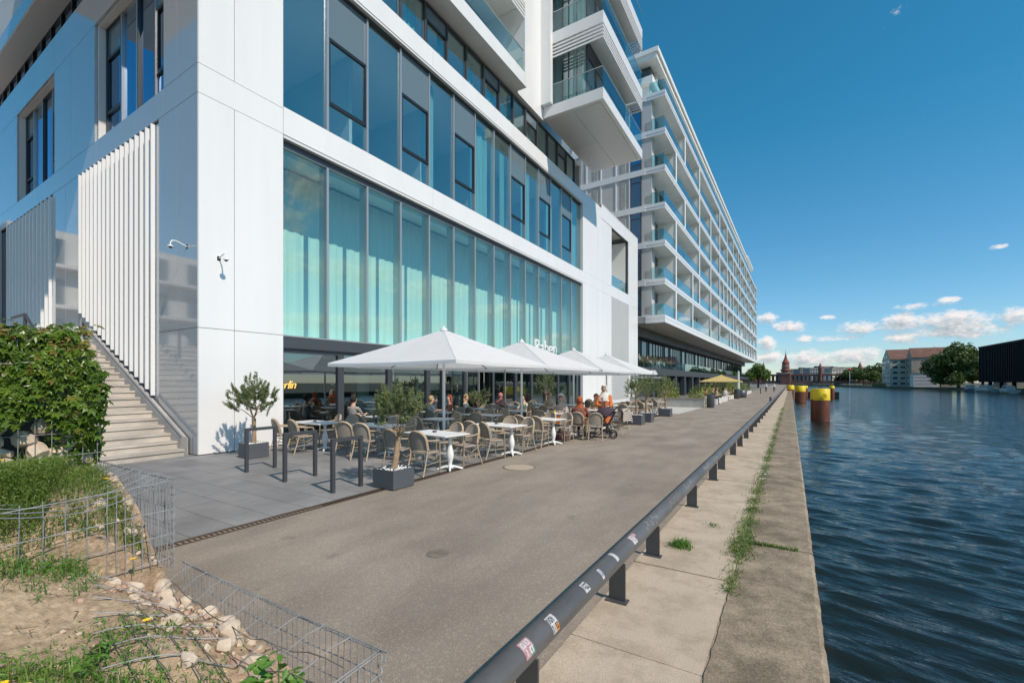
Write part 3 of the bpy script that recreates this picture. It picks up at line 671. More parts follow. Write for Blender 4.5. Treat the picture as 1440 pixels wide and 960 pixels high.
# neighbour block whose facade mirrors in the side panels
def letters(text,size,mat_,name,parent=None,ext=.03,shear=0.,spacing=1.):
    cu=bpy.data.curves.new(name,'FONT'); cu.body=text; cu.size=size; cu.extrude=ext; cu.shear=shear; cu.space_character=spacing; cu.align_x='LEFT'
    ob=bpy.data.objects.new(name,cu); COL.objects.link(ob); bpy.context.view_layer.update()
    me=bpy.data.meshes.new_from_object(ob.evaluated_get(bpy.context.evaluated_depsgraph_get())); bpy.data.objects.remove(ob)
    me.materials.clear(); me.materials.append(mat_); o=bpy.data.objects.new(name,me); COL.objects.link(o)
    if parent: o.parent=parent
    return o
sgn=letters('Raben',1.2,mat('sign_white',(.85,.85,.86),.4),'restaurant_sign',ext=.04,shear=.12)
sgn.rotation_euler=(PI/2,0,PI/2); sgn.location=(X0+.10,22.65,3.55); tag(sgn,'large white letters standing on the shop front above the second parasol','sign')
neon=letters('Berlin',.35,mat('neon_amber',(.9,.45,.1),.4,emit=((1,.42,.08),3.)),'neon_sign',ext=.008,shear=.35,spacing=.9)
neon.rotation_euler=(PI/2,0,PI/2); neon.location=(X0-.75,7.72,1.65); tag(neon,'small amber neon script glowing behind the restaurant window by white pier','neon sign')
# wall cameras
def cctv(loc,rz,label):
    t=thing('security_camera',label,'camera',loc,rz); t.scale=(.72,)*3
    m=MB(); m.box(-.06,.06,0,.02,-.08,.08); m.build('mount_plate',white,t)
    m=MB(); m.tube([(0,.0,0),(0,-.16,.06),(0,-.34,.12),(0,-.46,.10),(0,-.50,.02),(0,-.50,-.06)],.022,8); m.build('arm',white,t)
    m=MB(); m.lathe([(.03,.03),(.09,0),(.10,-.03),(.06,-.045)],12,(0,-.50,-.09)); d=m.build('camera_head',white,t); m=MB(); m.ell((0,-.5,-.13),(.06,.06,.05)); m.build('dome',black,d)
cctv((-13.08,Y0-.0,5.32),0,'white dome camera on a curved arm on the grey side wall by the corner')
cctv((X0+.0,5.86,5.05),PI/2,'white dome camera on a curved arm on the sunlit river side of the corner')
# ------------------------------------------------------------------ outside stair along the side wall
st=thing('outdoor_stair','pale concrete stair climbing along the louvred side wall','stair',(-12.8,3.6,0))
mb=MB()
for i in range(18):
    x=-12.78-.375*i; pass
    mb.box(x-.375-.02,x,1.9,5.18,max(0,.178*(i-1)),.178*(i+1)-.05); mb.box(x-.41,x+.03,1.9,5.18,.178*(i+1)-.05,.178*(i+1))
mb.build('steps',mat('stair_concrete',(.58,.52,.45),.85,col2=(.36,.33,.29),vs=2.6,bump=.2,bs=30,stretch=(1,.4,1)),st,world=True)
mb=MB(); mb.hexa([(-12.95,5.18,0),(-19.8,5.18,0),(-19.8,5.34,0),(-12.95,5.34,0),(-12.95,5.18,.42),(-19.8,5.18,3.64),(-19.8,5.34,3.64),(-12.95,5.34,.42)]); mb.build('stringer',conc,st,world=True)
mb=MB(); mb.tube([(-12.9,5.20,.46),(-19.8,5.20,3.69)],.022,6); mb.box(-12.945,-12.90,5.18,5.3,0.0,.46); mb.build('kerb_rail',alu,st,world=True)
hr=MB()
hr.bar((-12.95,3.5,0.),(-12.95,3.5,.98),.07,.07); hr.bar((-12.95,3.5,.95),(-18.2,3.5,3.75),.05,.06); hr.bar((-15.6,3.5,1.2),(-15.6,3.5,2.36),.05,.05); hr.bar((-18.2,3.5,2.5),(-18.2,3.5,3.78),.07,.07); hr.bar((-18.2,3.5,3.75),(-19.6,3.5,3.75),.05,.06)
hr.build('handrail',darkmetal,st,world=True)
mb=MB(); mb.box(-40,-19.7,1.9,Y0,2.9,3.2); mb.build('landing',conc,st,world=True)
# ------------------------------------------------------------------ parasols
def parasol(name,label,loc,half,zt,za,fabric,group,rz=0.,detail=True):
    t=thing(name,label,'parasol',loc,rz,group)
    m=MB(); N=8
    # canopy: square pyramid with ridges and slightly hollow panels, and an underside
    cor=[(-half,-half),(half,-half),(half,half),(-half,half)]
    for side in range(4):
        (xa,ya),(xb,yb)=cor[side],cor[(side+1)%4]; rows=[]
        for i in range(N+1):
            s=i/N; row=[]
            for j in range(N+1):
                u=j/N; ex,ey=xa+(xb-xa)*u,ya+(yb-ya)*u
                sag=-.10*math.sin(PI*u)*s*math.sin(PI*min(1,s*.9))-.03*math.sin(PI*s)
                row.append((ex*s*(1-.012*math.sin(PI*u)*s),ey*s*(1-.012*math.sin(PI*u)*s),za+(zt-za)*s+sag*(.6)))
            rows.append(row)
        vs=[p for r_ in rows for p in r_]; k=N+1
        m.add(vs,[(i*k+j,(i+1)*k+j,(i+1)*k+j+1,i*k+j+1) for i in range(N) for j in range(N)],0,True)
        # hem
        e=rows[-1]; lo=[(p[0]*.998,p[1]*.998,p[2]-.07) for p in e]
        m.add(e+lo,[(j,j+1,k+j+1,k+j) for j in range(N)],0)
    for (xa,ya) in cor: m.tube([(xa*s_,ya*s_,za+(zt-za)*s_-.018*math.sin(PI*s_)+.003) for s_ in (.02,.25,.5,.75,.995)],.007,5)
    m.build('canopy',fabric,t)
    m=MB(); m.lathe([(.09,0),(.085,.05),(.03,.09),(.012,.13)],10,(0,0,za-.02)); m.build('finial',fabric,t)
    m=MB(); m.tube([(0,0,.04),(0,0,za)],.038,10); m.build('pole',polem,t)
    m=MB(); m.box(-.4,.4,-.4,.4,.006,.05); m.lathe([(.06,.05),(.055,.35)],10); m.build('base',galv,t)
    m=MB(); m.lathe([(.07,0),(.07,.10)],10,(0,0,zt+.12)); m.build('hub',polem,t)
    if detail:
        for i in range(8):
            a=PI/4*i; c,s=math.cos(a),math.sin(a); L_=half*(1.4142 if i%2 else 1.0)
            m=MB(); z2=zt+.03
            m.bar((c*.05,s*.05,za-.15),(c*L_*.97,s*L_*.97,zt-.055),.02,.03); m.bar((c*.06,s*.06,zt+.17),(c*L_*.55,s*L_*.55,za-.16+(zt-za+.1)*.567),.02,.025); m.build('rib',galv,t)
    return t
PL=['square white parasol beside the potted olive at the hoop end of the row','second square white parasol from the hoops, just below the letter sign','third square white parasol from the hoops, over the woman in orange','last square white parasol of the row, beside the slatted wall']
for y,lab in zip((8.92,12.92,17.25,21.3),PL): parasol('parasol',lab,(-7.54,y,0),2.0,2.30,3.2,canvas,'white parasols over the terrace')
# ------------------------------------------------------------------ tables and chairs
def make_table():
    t=thing('cafe_table','','table'); m=MB(); m.box(-.66,.66,-.36,.36,.725,.75); m.box(-.6,.6,-.3,.3,.70,.725); o=m.build('tabletop',tabletop,t)
    bv=o.modifiers.new('b','BEVEL'); bv.width=.008; bv.segments=2
    for sx in (-.42,.42):
        m=MB(); m.lathe([(.075,.05),(.05,.09),(.04,.14),(.06,.20),(.078,.28),(.075,.36),(.055,.44),(.038,.52),(.034,.62),(.045,.66),(.07,.70)],14,(sx,0,0))
        for q in range(4):
            a=PI/4+q*PI/2; c,s=math.cos(a),math.sin(a)
            m.tube([(sx+c*.05,s*.05,.075),(sx+c*.14,s*.14,.055),(sx+c*.23,s*.23,.03),(sx+c*.27,s*.27,.018)],[.03,.026,.024,.016],7)
        m.build('pedestal',tableiron,t)
    return t
def make_table_small():
    t=thing('cafe_table','','table'); m=MB(); m.box(-.36,.36,-.36,.36,.725,.75); m.box(-.3,.3,-.3,.3,.70,.725); o=m.build('tabletop',tabletop,t)
    m=MB(); m.lathe([(.075,.05),(.05,.09),(.04,.14),(.06,.20),(.078,.28),(.075,.36),(.055,.44),(.038,.52),(.034,.62),(.045,.66),(.07,.70)],12)
    for q in range(4):
        a=q*PI/2; c,s=math.cos(a),math.sin(a)
        m.tube([(c*.05,s*.05,.075),(c*.14,s*.14,.055),(c*.23,s*.23,.03),(c*.29,s*.29,.018)],[.03,.026,.024,.016],7)
    m.build('pedestal',tableiron,t); return t
def make_chair():
    t=thing('wicker_chair','','chair')
    # seat: slightly dished woven pad, front at +y
    m=MB(); n=8; vs=[];k=n+1
    for top in (1,0):
        for i in range(k):
            for j in range(k):
                u,v=j/n*2-1,i/n*2-1; wq=.225-.02*(1-(v+1)/2)
                r=1-.10*(abs(u)**6+abs(v)**6)*.5
                vs.append((u*wq*r,v*.215*r,.455-.012*(1-u*u)*(1-v*v)+(0 if top else -.035)))
    f=[(i*k+j,i*k+j+1,(i+1)*k+j+1,(i+1)*k+j) for i in range(n) for j in range(n)]
    b=k*k; f+=[(b+i*k+j,b+(i+1)*k+j,b+(i+1)*k+j+1,b+i*k+j+1) for i in range(n) for j in range(n)]
    rim=[j for j in range(k)]+[i*k+n for i in range(1,k)]+[n*k+j for j in range(n-1,-1,-1)]+[i*k for i in range(n-1,0,-1)]
    f+=[(rim[q],b+rim[q],b+rim[(q+1)%len(rim)],rim[(q+1)%len(rim)]) for q in range(len(rim))]
    m.add(vs,f,0,True); m.build('seat',wicker,t)
    # backrest: arched woven shell, curved round the sitter
    def arch(h):  # half width at height fraction h
        return .215*(1-max(0,(h-.45)/.55)**2.4)**.5 if h<1 else 0
    m=MB(); rows=10; cols=8; vs=[]
    def bp(u,h): 
        z=.50+.385*h; wv=max(arch(h),.004); return (u*wv,-.205-.085*h+.045*u*u*(wv/.215),z)
    for th in (0,-.016):
        for i in range(rows+1):
            h=min(.995,i/rows)
            for j in range(cols+1):
                x,y,z=bp(j/cols*2-1,h); vs.append((x,y+th,z))
    k=cols+1; f=[(i*k+j,i*k+j+1,(i+1)*k+j+1,(i+1)*k+j) for i in range(rows) for j in range(cols)]; b=k*(rows+1); f+=[(b+a,b+d,b+c,b+e) for a,e,c,d in f]
    m.add(vs,f,0,True); m.build('backrest',wicker,t)
    m=MB(); pth=[]
    for i in range(9): x,y,z=bp(-1,i/9); pth.append((x,y-.008,z))
    for i in range(1,8):
        h=1-.0; x=-.10+.20*i/8; 
    top=[bp(-1,q) for q in (.9,.955,.985,.997)]+[bp(1,q) for q in (.997,.985,.955,.9)]
    path=[(bp(-1,i/10)[0],bp(-1,i/10)[1]-.008,bp(-1,i/10)[2]) for i in range(9)]+[(x,y-.008,z) for x,y,z in top]+[(bp(1,i/10)[0],bp(1,i/10)[1]-.008,bp(1,i/10)[2]) for i in range(8,-1,-1)]
    m.tube(path,.0165,7); m.tube([(x*1.0,y-.032,z-.004) for x,y,z in path],.012,6); m.build('back_frame',cane,t)
    for sx in (-1,1):
        m=MB(); m.tube([(sx*.205,-.20,.52),(sx*.20,-.19,.44),(sx*.205,-.25,.22),(sx*.215,-.33,0.006)],[.016,.016,.015,.014],7); m.build('leg',cane,t)
        m=MB(); m.tube([(sx*.205,.185,.66),(sx*.215,.20,.60),(sx*.215,.205,.44),(sx*.21,.215,.2),(sx*.21,.22,.006)],.015,7); m.build('leg',cane_d,t)
        m=MB(); m.tube([(sx*.212,-.222,.70),(sx*.245,-.14,.69),(sx*.262,-.02,.68),(sx*.25,.10,.675),(sx*.22,.17,.665),(sx*.213,.195,.63)],.0155,7); m.build('armrest',cane,t)
    m=MB(); m.tube([(-.205,-.22,.30),(.205,-.22,.30)],.010,6); m.tube([(-.212,.21,.26),(.212,.21,.26)],.010,6)
    for sx in (-1,1):
        m.tube([(sx*.205,-.20,.40),(sx*.21,.0,.30),(sx*.213,.205,.40)],.010,6); m.tube([(sx*.205,-.25,.22),(sx*.212,.215,.24)],.010,6)
    m.tube([(-.2,.19,.435),(.2,.19,.435)],.013,6); m.build('stretcher',cane_d,t)
    return t
table0=make_table(); tsmall0=make_table_small(); chair0=make_chair(); used=set()
def place(proto,loc,rz,label,group):
    if proto.name not in used:
        used.add(proto.name); KIDS.setdefault(proto.name,children(proto))
        for c in KIDS[proto.name]: KIDS.setdefault(c.name,children(c))
        proto.location=loc; proto.rotation_euler=(0,0,rz); proto['label']=label; proto['group']=group; proto.matrix_basis=Matrix.Translation(loc)@Matrix.Rotation(rz,4,'Z'); return proto
    return dup(proto,loc,rz,label,group)
rr=random.Random(21)
ORD=['first','second','third','fourth','fifth','sixth','seventh','eighth']
def seats(x,y,rz,row,k,skip=(),wide=True):
    for side,sn in ((-1,'hoop side'),(1,'far side')):
        for ex,en in ((-.33,'wall end'),(.33,'river end')) if wide else ((0,''),):
            if (side,ex) in skip: continue
            dx,dy=ex+rr.uniform(-.05,.05),side*(.62+rr.uniform(-.06,.14)); c,s=math.cos(rz),math.sin(rz)
            place(chair0,(x+c*dx-s*dy,y+s*dx+c*dy,.006),rz+(0 if side<0 else PI)+rr.uniform(-.34,.34),
                  f'wicker chair, {sn}{", "+en if en else ""}, {ORD[k]} table of {row}','wicker chairs of the terrace')
GT='white tables of the terrace'
ROWA=[(-6.42,7.35,-.12),(-6.3,9.62,-.10),(-6.25,11.92,-.14),(-6.75,14.15,-.05),(-6.3,16.7,.03),(-6.3,19.9,0),(-6.4,22.9,.02),(-6.35,25.6,0)]
for k,(x,y,a) in enumerate(ROWA):
    place(table0,(x,y,.006),a,f'white double pedestal table, {ORD[k]} from the hoops in the row along the drain',GT)
    seats(x,y,a,'drain row',k,skip=((-1,.33),) if k==3 else ((-1,.33),(1,.33)) if k==4 else ())
ROWB=[(-8.95,7.95,.02),(-8.9,10.25,.0),(-8.75,12.3,.03),(-8.9,14.7,0),(-8.8,17.1,0),(-8.9,19.9,0),(-9,22.8,0)]
for k,(x,y,a) in enumerate(ROWB):
    place(table0 if k in (0,2,4,6) else tsmall0,(x,y,.006),a,f'white table, {ORD[k]} from the hoops in the middle row',GT)
    seats(x,y,a,'middle row',k,wide=k in (0,2,4,6),skip=((-1,0),) if k==2 else ())
ROWC=[(-11.0,7.6,.0),(-11.15,9.95,0),(-10.9,12.6,0),(-10.7,14.8,0),(-10.75,17.2,0),(-10.9,19.6,0)]
for k,(x,y,a) in enumerate(ROWC):
    place(table0 if k!=1 else tsmall0,(x,y,.006),a,f'white table, {ORD[k]} from the hoops in the row by the windows',GT)
    seats(x,y,a,'window row',k,wide=k!=1)
place(chair0,(-5.12,13.42,.006),.38,'pale wicker chair with its back to the asphalt in front of the pushchair','wicker chairs of the terrace')
place(chair0,(-5.72,13.5,.006),.15,'wicker chair in which the woman in the rust headscarf sits','wicker chairs of the terrace')
place(chair0,(-4.98,15.35,.006),1.2,'wicker chair with a striped shawl thrown over its back','wicker chairs of the terrace')
# small things on the tables
ash=mat('smoked_glass',(.03,.03,.03),.15); paper=mat('paper_white',(.8,.8,.78),.7); drink=mat('yellow_drink',(.75,.65,.05),.2)
for k,(x,y,a) in enumerate(ROWA[:3]+ROWB[:1]+ROWC[:1]):
    m=MB(); m.lathe([(.045,0),(.05,.03),(.04,.03),(.036,.01)],10); o=m.build('ashtray',ash,loc=(x-.1,y+.05,.756)); tag(o,f'small black ashtray on the {ORD[k%3]} table of the '+('drain row' if k<3 else 'middle row' if k==3 else 'window row'),'ashtray')
for k,(x,y) in enumerate(((-6.95,14.25),(-7.1,14.0),(-6.6,14.3))):
    m=MB(); m.lathe([(.028,0),(.035,.12),(.033,.12),(.026,.01)],10); o=m.build('drinking_glass',[drink,paper,g_bal][k],loc=(x,y,.756)); tag(o,['glass of yellow drink','white cup','clear tumbler'][k]+' on the table of the women in headscarves','glass')
bag=mat('orange_leather',(.62,.17,.03),.5)
m=MB(); m.hexa([(-.16,-.07,0),(.16,-.07,0),(.16,.07,0),(-.16,.07,0),(-.13,-.04,.24),(.13,-.04,.24),(.13,.04,.24),(-.13,.04,.24)]); m.tube([(-.09,0,.23),(-.07,0,.34),(.07,0,.34),(.09,0,.23)],.01,6); o=m.build('handbag',bag,loc=(-6.35,13.45,.46)); tag(o,'orange handbag standing on a wicker chair beside the rust headscarf','handbag')
# ------------------------------------------------------------------ potted olive trees
def olive(loc,h_tr,rc,zc,seed,label,pl=(.24,.24,.36),n=2200,asp=1.0,lean=(0,0),ls=.065):
    t=thing('potted_olive_tree',label,'potted tree',loc,0,'olive trees in grey planters'); rg=np.random.default_rng(seed); rd=random.Random(seed)
    m=MB(); a,b,h=pl; m.box(-a,a,-b,b,0.008,h-.03); 
    for q in ((-a,a,-b,-b+.025),(-a,a,b-.025,b),(-a,-a+.025,-b+.025,b-.025),(a-.025,a,-b+.025,b-.025)): m.box(*q,h-.03,h)
    pt=m.build('planter',planter_m,t)
    m=MB()
    for _ in range(70): m.ell((rd.uniform(-a+.04,a-.04),rd.uniform(-b+.04,b-.04),h-.02+rd.uniform(0,.02)),(.022,.018,.014),6,4)
    o=m.build('pebbles',pebble,t); o['kind']='stuff'
    zb=h-.03; top=(lean[0],lean[1],zb+h_tr)
    m=MB(); m.tube([(0,0,zb),(lean[0]*.3+.012,lean[1]*.3,zb+h_tr*.3),(lean[0]*.6-.012,lean[1]*.6+.01,zb+h_tr*.65),top],[.062,.050,.044,.05],9)
    tips=[]
    for i in range(9):
        an=2*PI*i/9+rd.uniform(-.3,.3); el_=rd.uniform(.35,1.2); ln=rc*rd.uniform(.65,1.05)
        p=Vector(top); q=p+Vector((math.cos(an)*math.cos(el_),math.sin(an)*math.cos(el_),math.sin(el_)))*ln
        mid=(p+q)/2+Vector((0,0,.05)); m.tube([p,mid,q],[.015,.009,.004],5); tips.append((mid,q))
    m.build('trunk',wood_l,t)
    # twigs with leaves, uneven outline
    C=np.array([lean[0],lean[1],zc]); P=[];N=[]
    for i in range(110):
        d=rg.normal(size=3); d/=np.linalg.norm(d); 
        if d[2]<-.55: d[2]*=-.5
        rad=rc*(.25+.75*rg.random()**.45)*(1+.16*math.sin(3*math.atan2(d[1],d[0])+seed)+.12*math.sin(5*d[2]+seed))
        s=C+d*rad*np.array([1,1,asp]); u=d*.6+np.array([0,0,.75])+rg.normal(size=3)*.35; u/=np.linalg.norm(u); ln=.16+.16*rg.random()
        k=n//110; tt=rg.random(k); P.append(s+u*ln*(tt[:,None]-.35)+rg.normal(size=(k,3))*.014)
    P=np.concatenate(P); V,F=leafarr(P,ls,.20,rng=rg); npmesh('crown',V,F,olive_leaf,t)
    return t
olive((-11.12,6.0,.006),.62,.53,1.40,1,'potted olive tree against the white pier beside the first hoop',n=9500,asp=1.0,ls=.07)
olive((-5.9,5.62,.006),.58,.44,1.36,5,'bushy potted olive tree at the terrace corner by the last hoop',pl=(.25,.25,.33),n=9500,lean=(.02,.10),asp=.92,ls=.06)
olive((-5.53,19.45,.006),.75,.55,1.5,8,'potted olive tree on the drain behind the pushchair, hoop end of a pair',pl=(.3,.3,.42),n=3200,ls=.085)
olive((-5.50,20.95,.006),.75,.58,1.55,12,'potted olive tree on the drain behind the pushchair, far end of a pair',pl=(.3,.3,.42),n=3200,ls=.085)
olive((-5.5,24.9,.006),.75,.62,1.6,14,'potted olive tree standing alone before the concrete bench wall',pl=(.3,.3,.42),n=3200,ls=.085)
olive((-10.9,21.3,.006),.8,.6,1.75,16,'potted olive tree half hidden under the last parasols by the wall',pl=(.3,.3,.42),n=2600,ls=.085)
olive((-11.6,16.0,.006),.4,.5,1.05,18,'dark bushy potted olive by the glass doors under the second parasol',pl=(.3,.3,.42),n=2600,ls=.085)
# ------------------------------------------------------------------ bicycle hoops
for (x,y0,y1),lab in zip(((-9.37,4.91,5.5),(-7.87,4.81,5.43),(-6.41,4.75,5.32)),('dark square steel hoop standing closest to the white pier','dark square steel hoop, middle one of the three','dark square steel hoop standing closest to the potted olive by the drain')):
    t=thing('bicycle_hoop',lab,'bicycle stand',(x,(y0+y1)/2,.006),0,'steel hoops at the terrace edge'); h=(y1-y0)/2
    for s in (-1,1): m=MB(); m.box(-.03,.03,s*h-.03,s*h+.03,0,.90); m.build('post',darkmetal,t)
    m=MB(); m.box(-.03,.03,-h+.03,h-.03,.84,.90); m.build('crossbar',darkmetal,t)
# manholes
ironm=mat('manhole_iron',(.22,.18,.14),.7,.2,var=.2,vs=8); sandy=mat('manhole_filled',(.42,.34,.25),.85,var=.1,vs=6)
m=MB(); m.lathe([(.36,.001),(.36,.008),(.33,.008),(.33,.003)],28,mi=0); m.lathe([(.325,.002),(.325,.007)],28,mi=1); o=m.build('manhole_cover',[ironm,sandy],loc=(-4.9,8.3,0)); tag(o,'round sand coloured manhole cover in the asphalt before the chairs','manhole')
m=MB(); m.lathe([(.12,.001),(.12,.006)],20,mi=0); m.box(-.05,.05,-.01,.01,.006,.009,0); o=m.build('manhole_cover',[ironm],loc=(-3.19,3.67,0)); tag(o,'small dark valve cover in the bare asphalt','manhole')

# ------------------------------------------------------------------ people
CL={}
def cloth(c,k='cloth'):
    key=tuple(round(x,3) for x in c)
    if key not in CL: CL[key]=mat(k+str(len(CL)),c,.85,var=.12,vs=14)
    return CL[key]
hairm={'dark':cloth((.02,.015,.012)),'blonde':cloth((.45,.32,.16)),'red':cloth((.30,.07,.03)),'grey':cloth((.35,.34,.33)),'brown':cloth((.09,.05,.03))}
def person(label,loc,rz,pose='sit',top=(.2,.2,.2),leg=(.05,.05,.07),hair='dark',long=False,scarf=None,coat=None,hands=None,scale=1.,group='people on the terrace',face=True,bare=False,cap=None,lean=.0,shoe=(.03,.03,.03)):
    t=thing('person',label,'person',loc,rz,group); t.scale=(scale,)*3
    J={};E=[]
    def j(n,p,r,par=None): J[n]=(Vector(p),r); 
    def e(a,b,mt): E.append((a,b,mt))
    if pose=='stand':
        ph,ch=.93,1.28
        j('pel',(0,0,ph),.125); j('bel',(0,.01,1.08),.115); j('che',(0,lean*.5,ch),.135); j('nek',(0,lean,1.45),.05); 
        hd=Vector((0,lean+.02,1.545))
        for s,n in ((-1,'L'),(1,'R')):
            j('hip'+n,(s*.09,0,.86),.095); j('kne'+n,(s*.10,.02+.03*s,.48),.062); j('ank'+n,(s*.10,-.03+.05*s,.09),.042); j('toe'+n,(s*.12,.13+.05*s,.045),.035)
            j('sho'+n,(s*.165,lean*.7,1.37),.058)
        hands=hands or [(-.20,.25,1.0),(.20,.25,1.0)]
    else:
        j('pel',(0,-.02,.55),.14); j('bel',(0,lean*.3,.70),.125); j('che',(0,lean*.7,.90),.14); j('nek',(0,lean,1.075),.052)
        hd=Vector((0,lean+.03,1.17))
        for s,n in ((-1,'L'),(1,'R')):
            j('hip'+n,(s*.095,.06,.53),.09); j('kne'+n,(s*.11,.43,.52),.064); j('ank'+n,(s*.11,.42,.10),.042); j('toe'+n,(s*.13,.58,.045),.035)
            j('sho'+n,(s*.17,lean*.8,.985),.058)
        hands=hands or [(-.14,.40,.78),(.14,.42,.78)]
    sk='skin'
    j('chi',hd+Vector((0,.035,-.01)),.062); j('sku',hd+Vector((0,.0,.08)),.092); j('cro',hd+Vector((0,-.005,.135)),.075); j('nos',hd+Vector((0,.105,.045)),.014)
    e('pel','bel','top'); e('bel','che','top'); e('che','nek',sk if not scarf else 'top'); e('nek','chi',sk); e('chi','sku',sk); e('sku','cro',sk); e('sku','nos',sk)
    for (s,n),hp in zip(((-1,'L'),(1,'R')),hands):
        hp=Vector(hp); sh=J['sho'+n][0]; d=hp-sh; mid=(sh+hp)/2; drop=max(0.02,.29**2-(d.length/2)**2)**.5
        el=mid+Vector((s*.45,-.25,-.85)).normalized()*drop
        j('elb'+n,el,.040); dirh=(hp-el).normalized(); j('wri'+n,hp,.028); j('pal'+n,hp+dirh*.06,.030)
        e('pel','hip'+n,'leg'); e('hip'+n,'kne'+n,'leg'); e('kne'+n,'ank'+n,sk if bare else 'leg'); e('ank'+n,'toe'+n,'shoe')
        e('che','sho'+n,'top'); e('sho'+n,'elb'+n,'top'); e('elb'+n,'wri'+n,'top' if coat or scarf else sk); e('wri'+n,'pal'+n,sk)
        if face:
            sd=dirh.cross(Vector((0,0,1))).normalized()
            for q,(off,ln) in enumerate(((-.03,.055),(-.01,.07),(.01,.066),(.03,.05))):
                b=hp+dirh*.10+sd*off; j(f'f{n}{q}',b,.011); j(f'g{n}{q}',b+dirh*ln*.6+Vector((0,0,-.012)),.009); e('pal'+n,f'f{n}{q}',sk); e(f'f{n}{q}',f'g{n}{q}',sk)
            b=hp+dirh*.05-sd*s*.045; j(f't{n}',b,.011); j(f'u{n}',b+dirh*.04-sd*s*.012,.009); e('wri'+n,f't{n}',sk); e(f't{n}',f'u{n}',sk)
    names=list(J); bm=bmesh.new(); sl=bm.verts.layers.skin.verify(); bv={}
    for n in names:
        v=bm.verts.new(J[n][0]); v[sl].radius=(J[n][1],J[n][1]*(.78 if n in('che','bel') else 1)); v[sl].use_root=(n=='pel'); bv[n]=v
    for a,b,_ in E: bm.edges.new((bv[a],bv[b]))
    me=bpy.data.meshes.new('body_tmp'); bm.to_mesh(me); bm.free(); ob=bpy.data.objects.new('body_tmp',me); COL.objects.link(ob)
    ob.modifiers.new('s','SKIN').use_smooth_shade=True; sb=ob.modifiers.new('u','SUBSURF'); sb.levels=1; sb.render_levels=1
    bpy.context.view_layer.update(); dg=bpy.context.evaluated_depsgraph_get(); nm=bpy.data.meshes.new_from_object(ob.evaluated_get(dg)); bpy.data.objects.remove(ob)
    nm.materials.clear(); ml=[skin,cloth(top),cloth(leg),cloth(shoe)]; ix={'skin':0,'top':1,'leg':2,'shoe':3}
    for m_ in ml: nm.materials.append(m_)
    A=np.array([J[a][0] for a,_,_ in E]);B=np.array([J[b][0] for _,b,_ in E]); D=B-A; DD=(D*D).sum(1)+1e-9; rad=np.array([(J[a][1]+J[b][1])/2 for a,b,_ in E]); mid_=np.array([ix[q] for _,_,q in E])
    cen=np.zeros(len(nm.polygons)*3); nm.polygons.foreach_get('center',cen); cen=cen.reshape(-1,3)
    T=np.clip(((cen[:,None]-A)*D).sum(2)/DD,0,1); dist=np.linalg.norm(cen[:,None]-(A+T[...,None]*D),axis=2)-rad*.6
    nm.polygons.foreach_set('material_index',mid_[dist.argmin(1)].astype(np.int32)); nm.update()
    body=bpy.data.objects.new('body',nm); COL.objects.link(body); body.parent=t
    hc=hd+Vector((0,-.012,.085))
    if face and scarf is None or face:
        for s in (-1,1): m=MB(); m.ell(hd+Vector((s*.032,.083,.068)),(.012,.008,.008),6,5); m.build('eye',cloth((.02,.015,.01)),t)
        m=MB(); m.ell(hd+Vector((0,.088,-.004)),(.026,.008,.007),6,5); m.build('mouth',cloth((.35,.10,.08)),t)
    if scarf:
        m=MB(); m.ell(hc+Vector((0,-.005,0)),(.108,.118,.128),14,10,keep=lambda c:not(c.y>hc.y+.055 and abs(c.x)<.062 and -.115<c.z-hc.z<.075))
        zs=hd.z-.02; n=16; vs=[]
        prof=[(.085,0,.0),(.10,-.06,.0),(.15,-.13,0),(.215,-.22,-.01),(.245,-.34,-.02)]
        for r,dz,oy in prof:
            for q in range(n):
                a=2*PI*q/n; wv=1+.06*math.sin(5*a+r*20); vs.append((r*wv*math.cos(a),hd.y-.01+oy+r*.72*wv*math.sin(a),zs+dz))
        m.add(vs,[(i*n+q,i*n+(q+1)%n,(i+1)*n+(q+1)%n,(i+1)*n+q) for i in range(len(prof)-1) for q in range(n)],0,True); m.build('headscarf',cloth(scarf),t)
    elif cap:
        m=MB(); m.ell(hc+Vector((0,0,.02)),(.105,.112,.10),12,8,keep=lambda c:c.z>hc.z+.01); m.box(-.07,.07,hc.y+.08,hc.y+.19,hc.z+.015,hc.z+.03); m.build('cap',cloth(cap),t)
    else:
        m=MB(); m.ell(hc,(.102,.112,.118),12,9,keep=lambda c:not(c.y>hc.y+.02 and c.z<hc.z+.055) and c.z>hc.z-.08)
        if long: m.ell(hc+Vector((0,-.055,-.12)),(.095,.06,.17),10,8)
        m.build('hair',hairm[hair],t)
    if coat:
        m=MB(); n=18; vs=[]; z0=J['nek'][0].z-.05
        prof=[(.075,0),(.17,-.05),(.215,-.12),(.20,-.3),(.205,-.5),(.235,-.75),(.27,-.98)] if pose=='stand' else [(.075,0),(.17,-.05),(.215,-.12),(.21,-.3),(.225,-.44),(.25,-.52)]
        for r,dz in prof:
            for q in range(n):
                a=PI/2+.18+(2*PI-.36)*q/(n-1); wv=1+.05*math.sin(6*a); vs.append((r*wv*math.cos(a),lean*.6+r*.74*wv*math.sin(a),z0+dz))
        m.add(vs,[(i*n+q,i*n+q+1,(i+1)*n+q+1,(i+1)*n+q) for i in range(len(prof)-1) for q in range(n-1)],0,True)
        for s,n_ in ((-1,'L'),(1,'R')): m.tube([J['sho'+n_][0],J['elb'+n_][0],J['wri'+n_][0]],[.085,.068,.06],9)
        m.build('coat',cloth(coat),t)
    return t
OR=(.58,.16,.035)
pz=.006
person('woman standing at the pushchair in a long orange coat and cream headscarf',(-5.38,14.95,pz),PI+.35,'stand',top=(.7,.66,.58),leg=(.06,.05,.05),scarf=(.72,.68,.60),coat=OR,hands=[(-.16,.26,1.02),(.18,.24,1.05)])
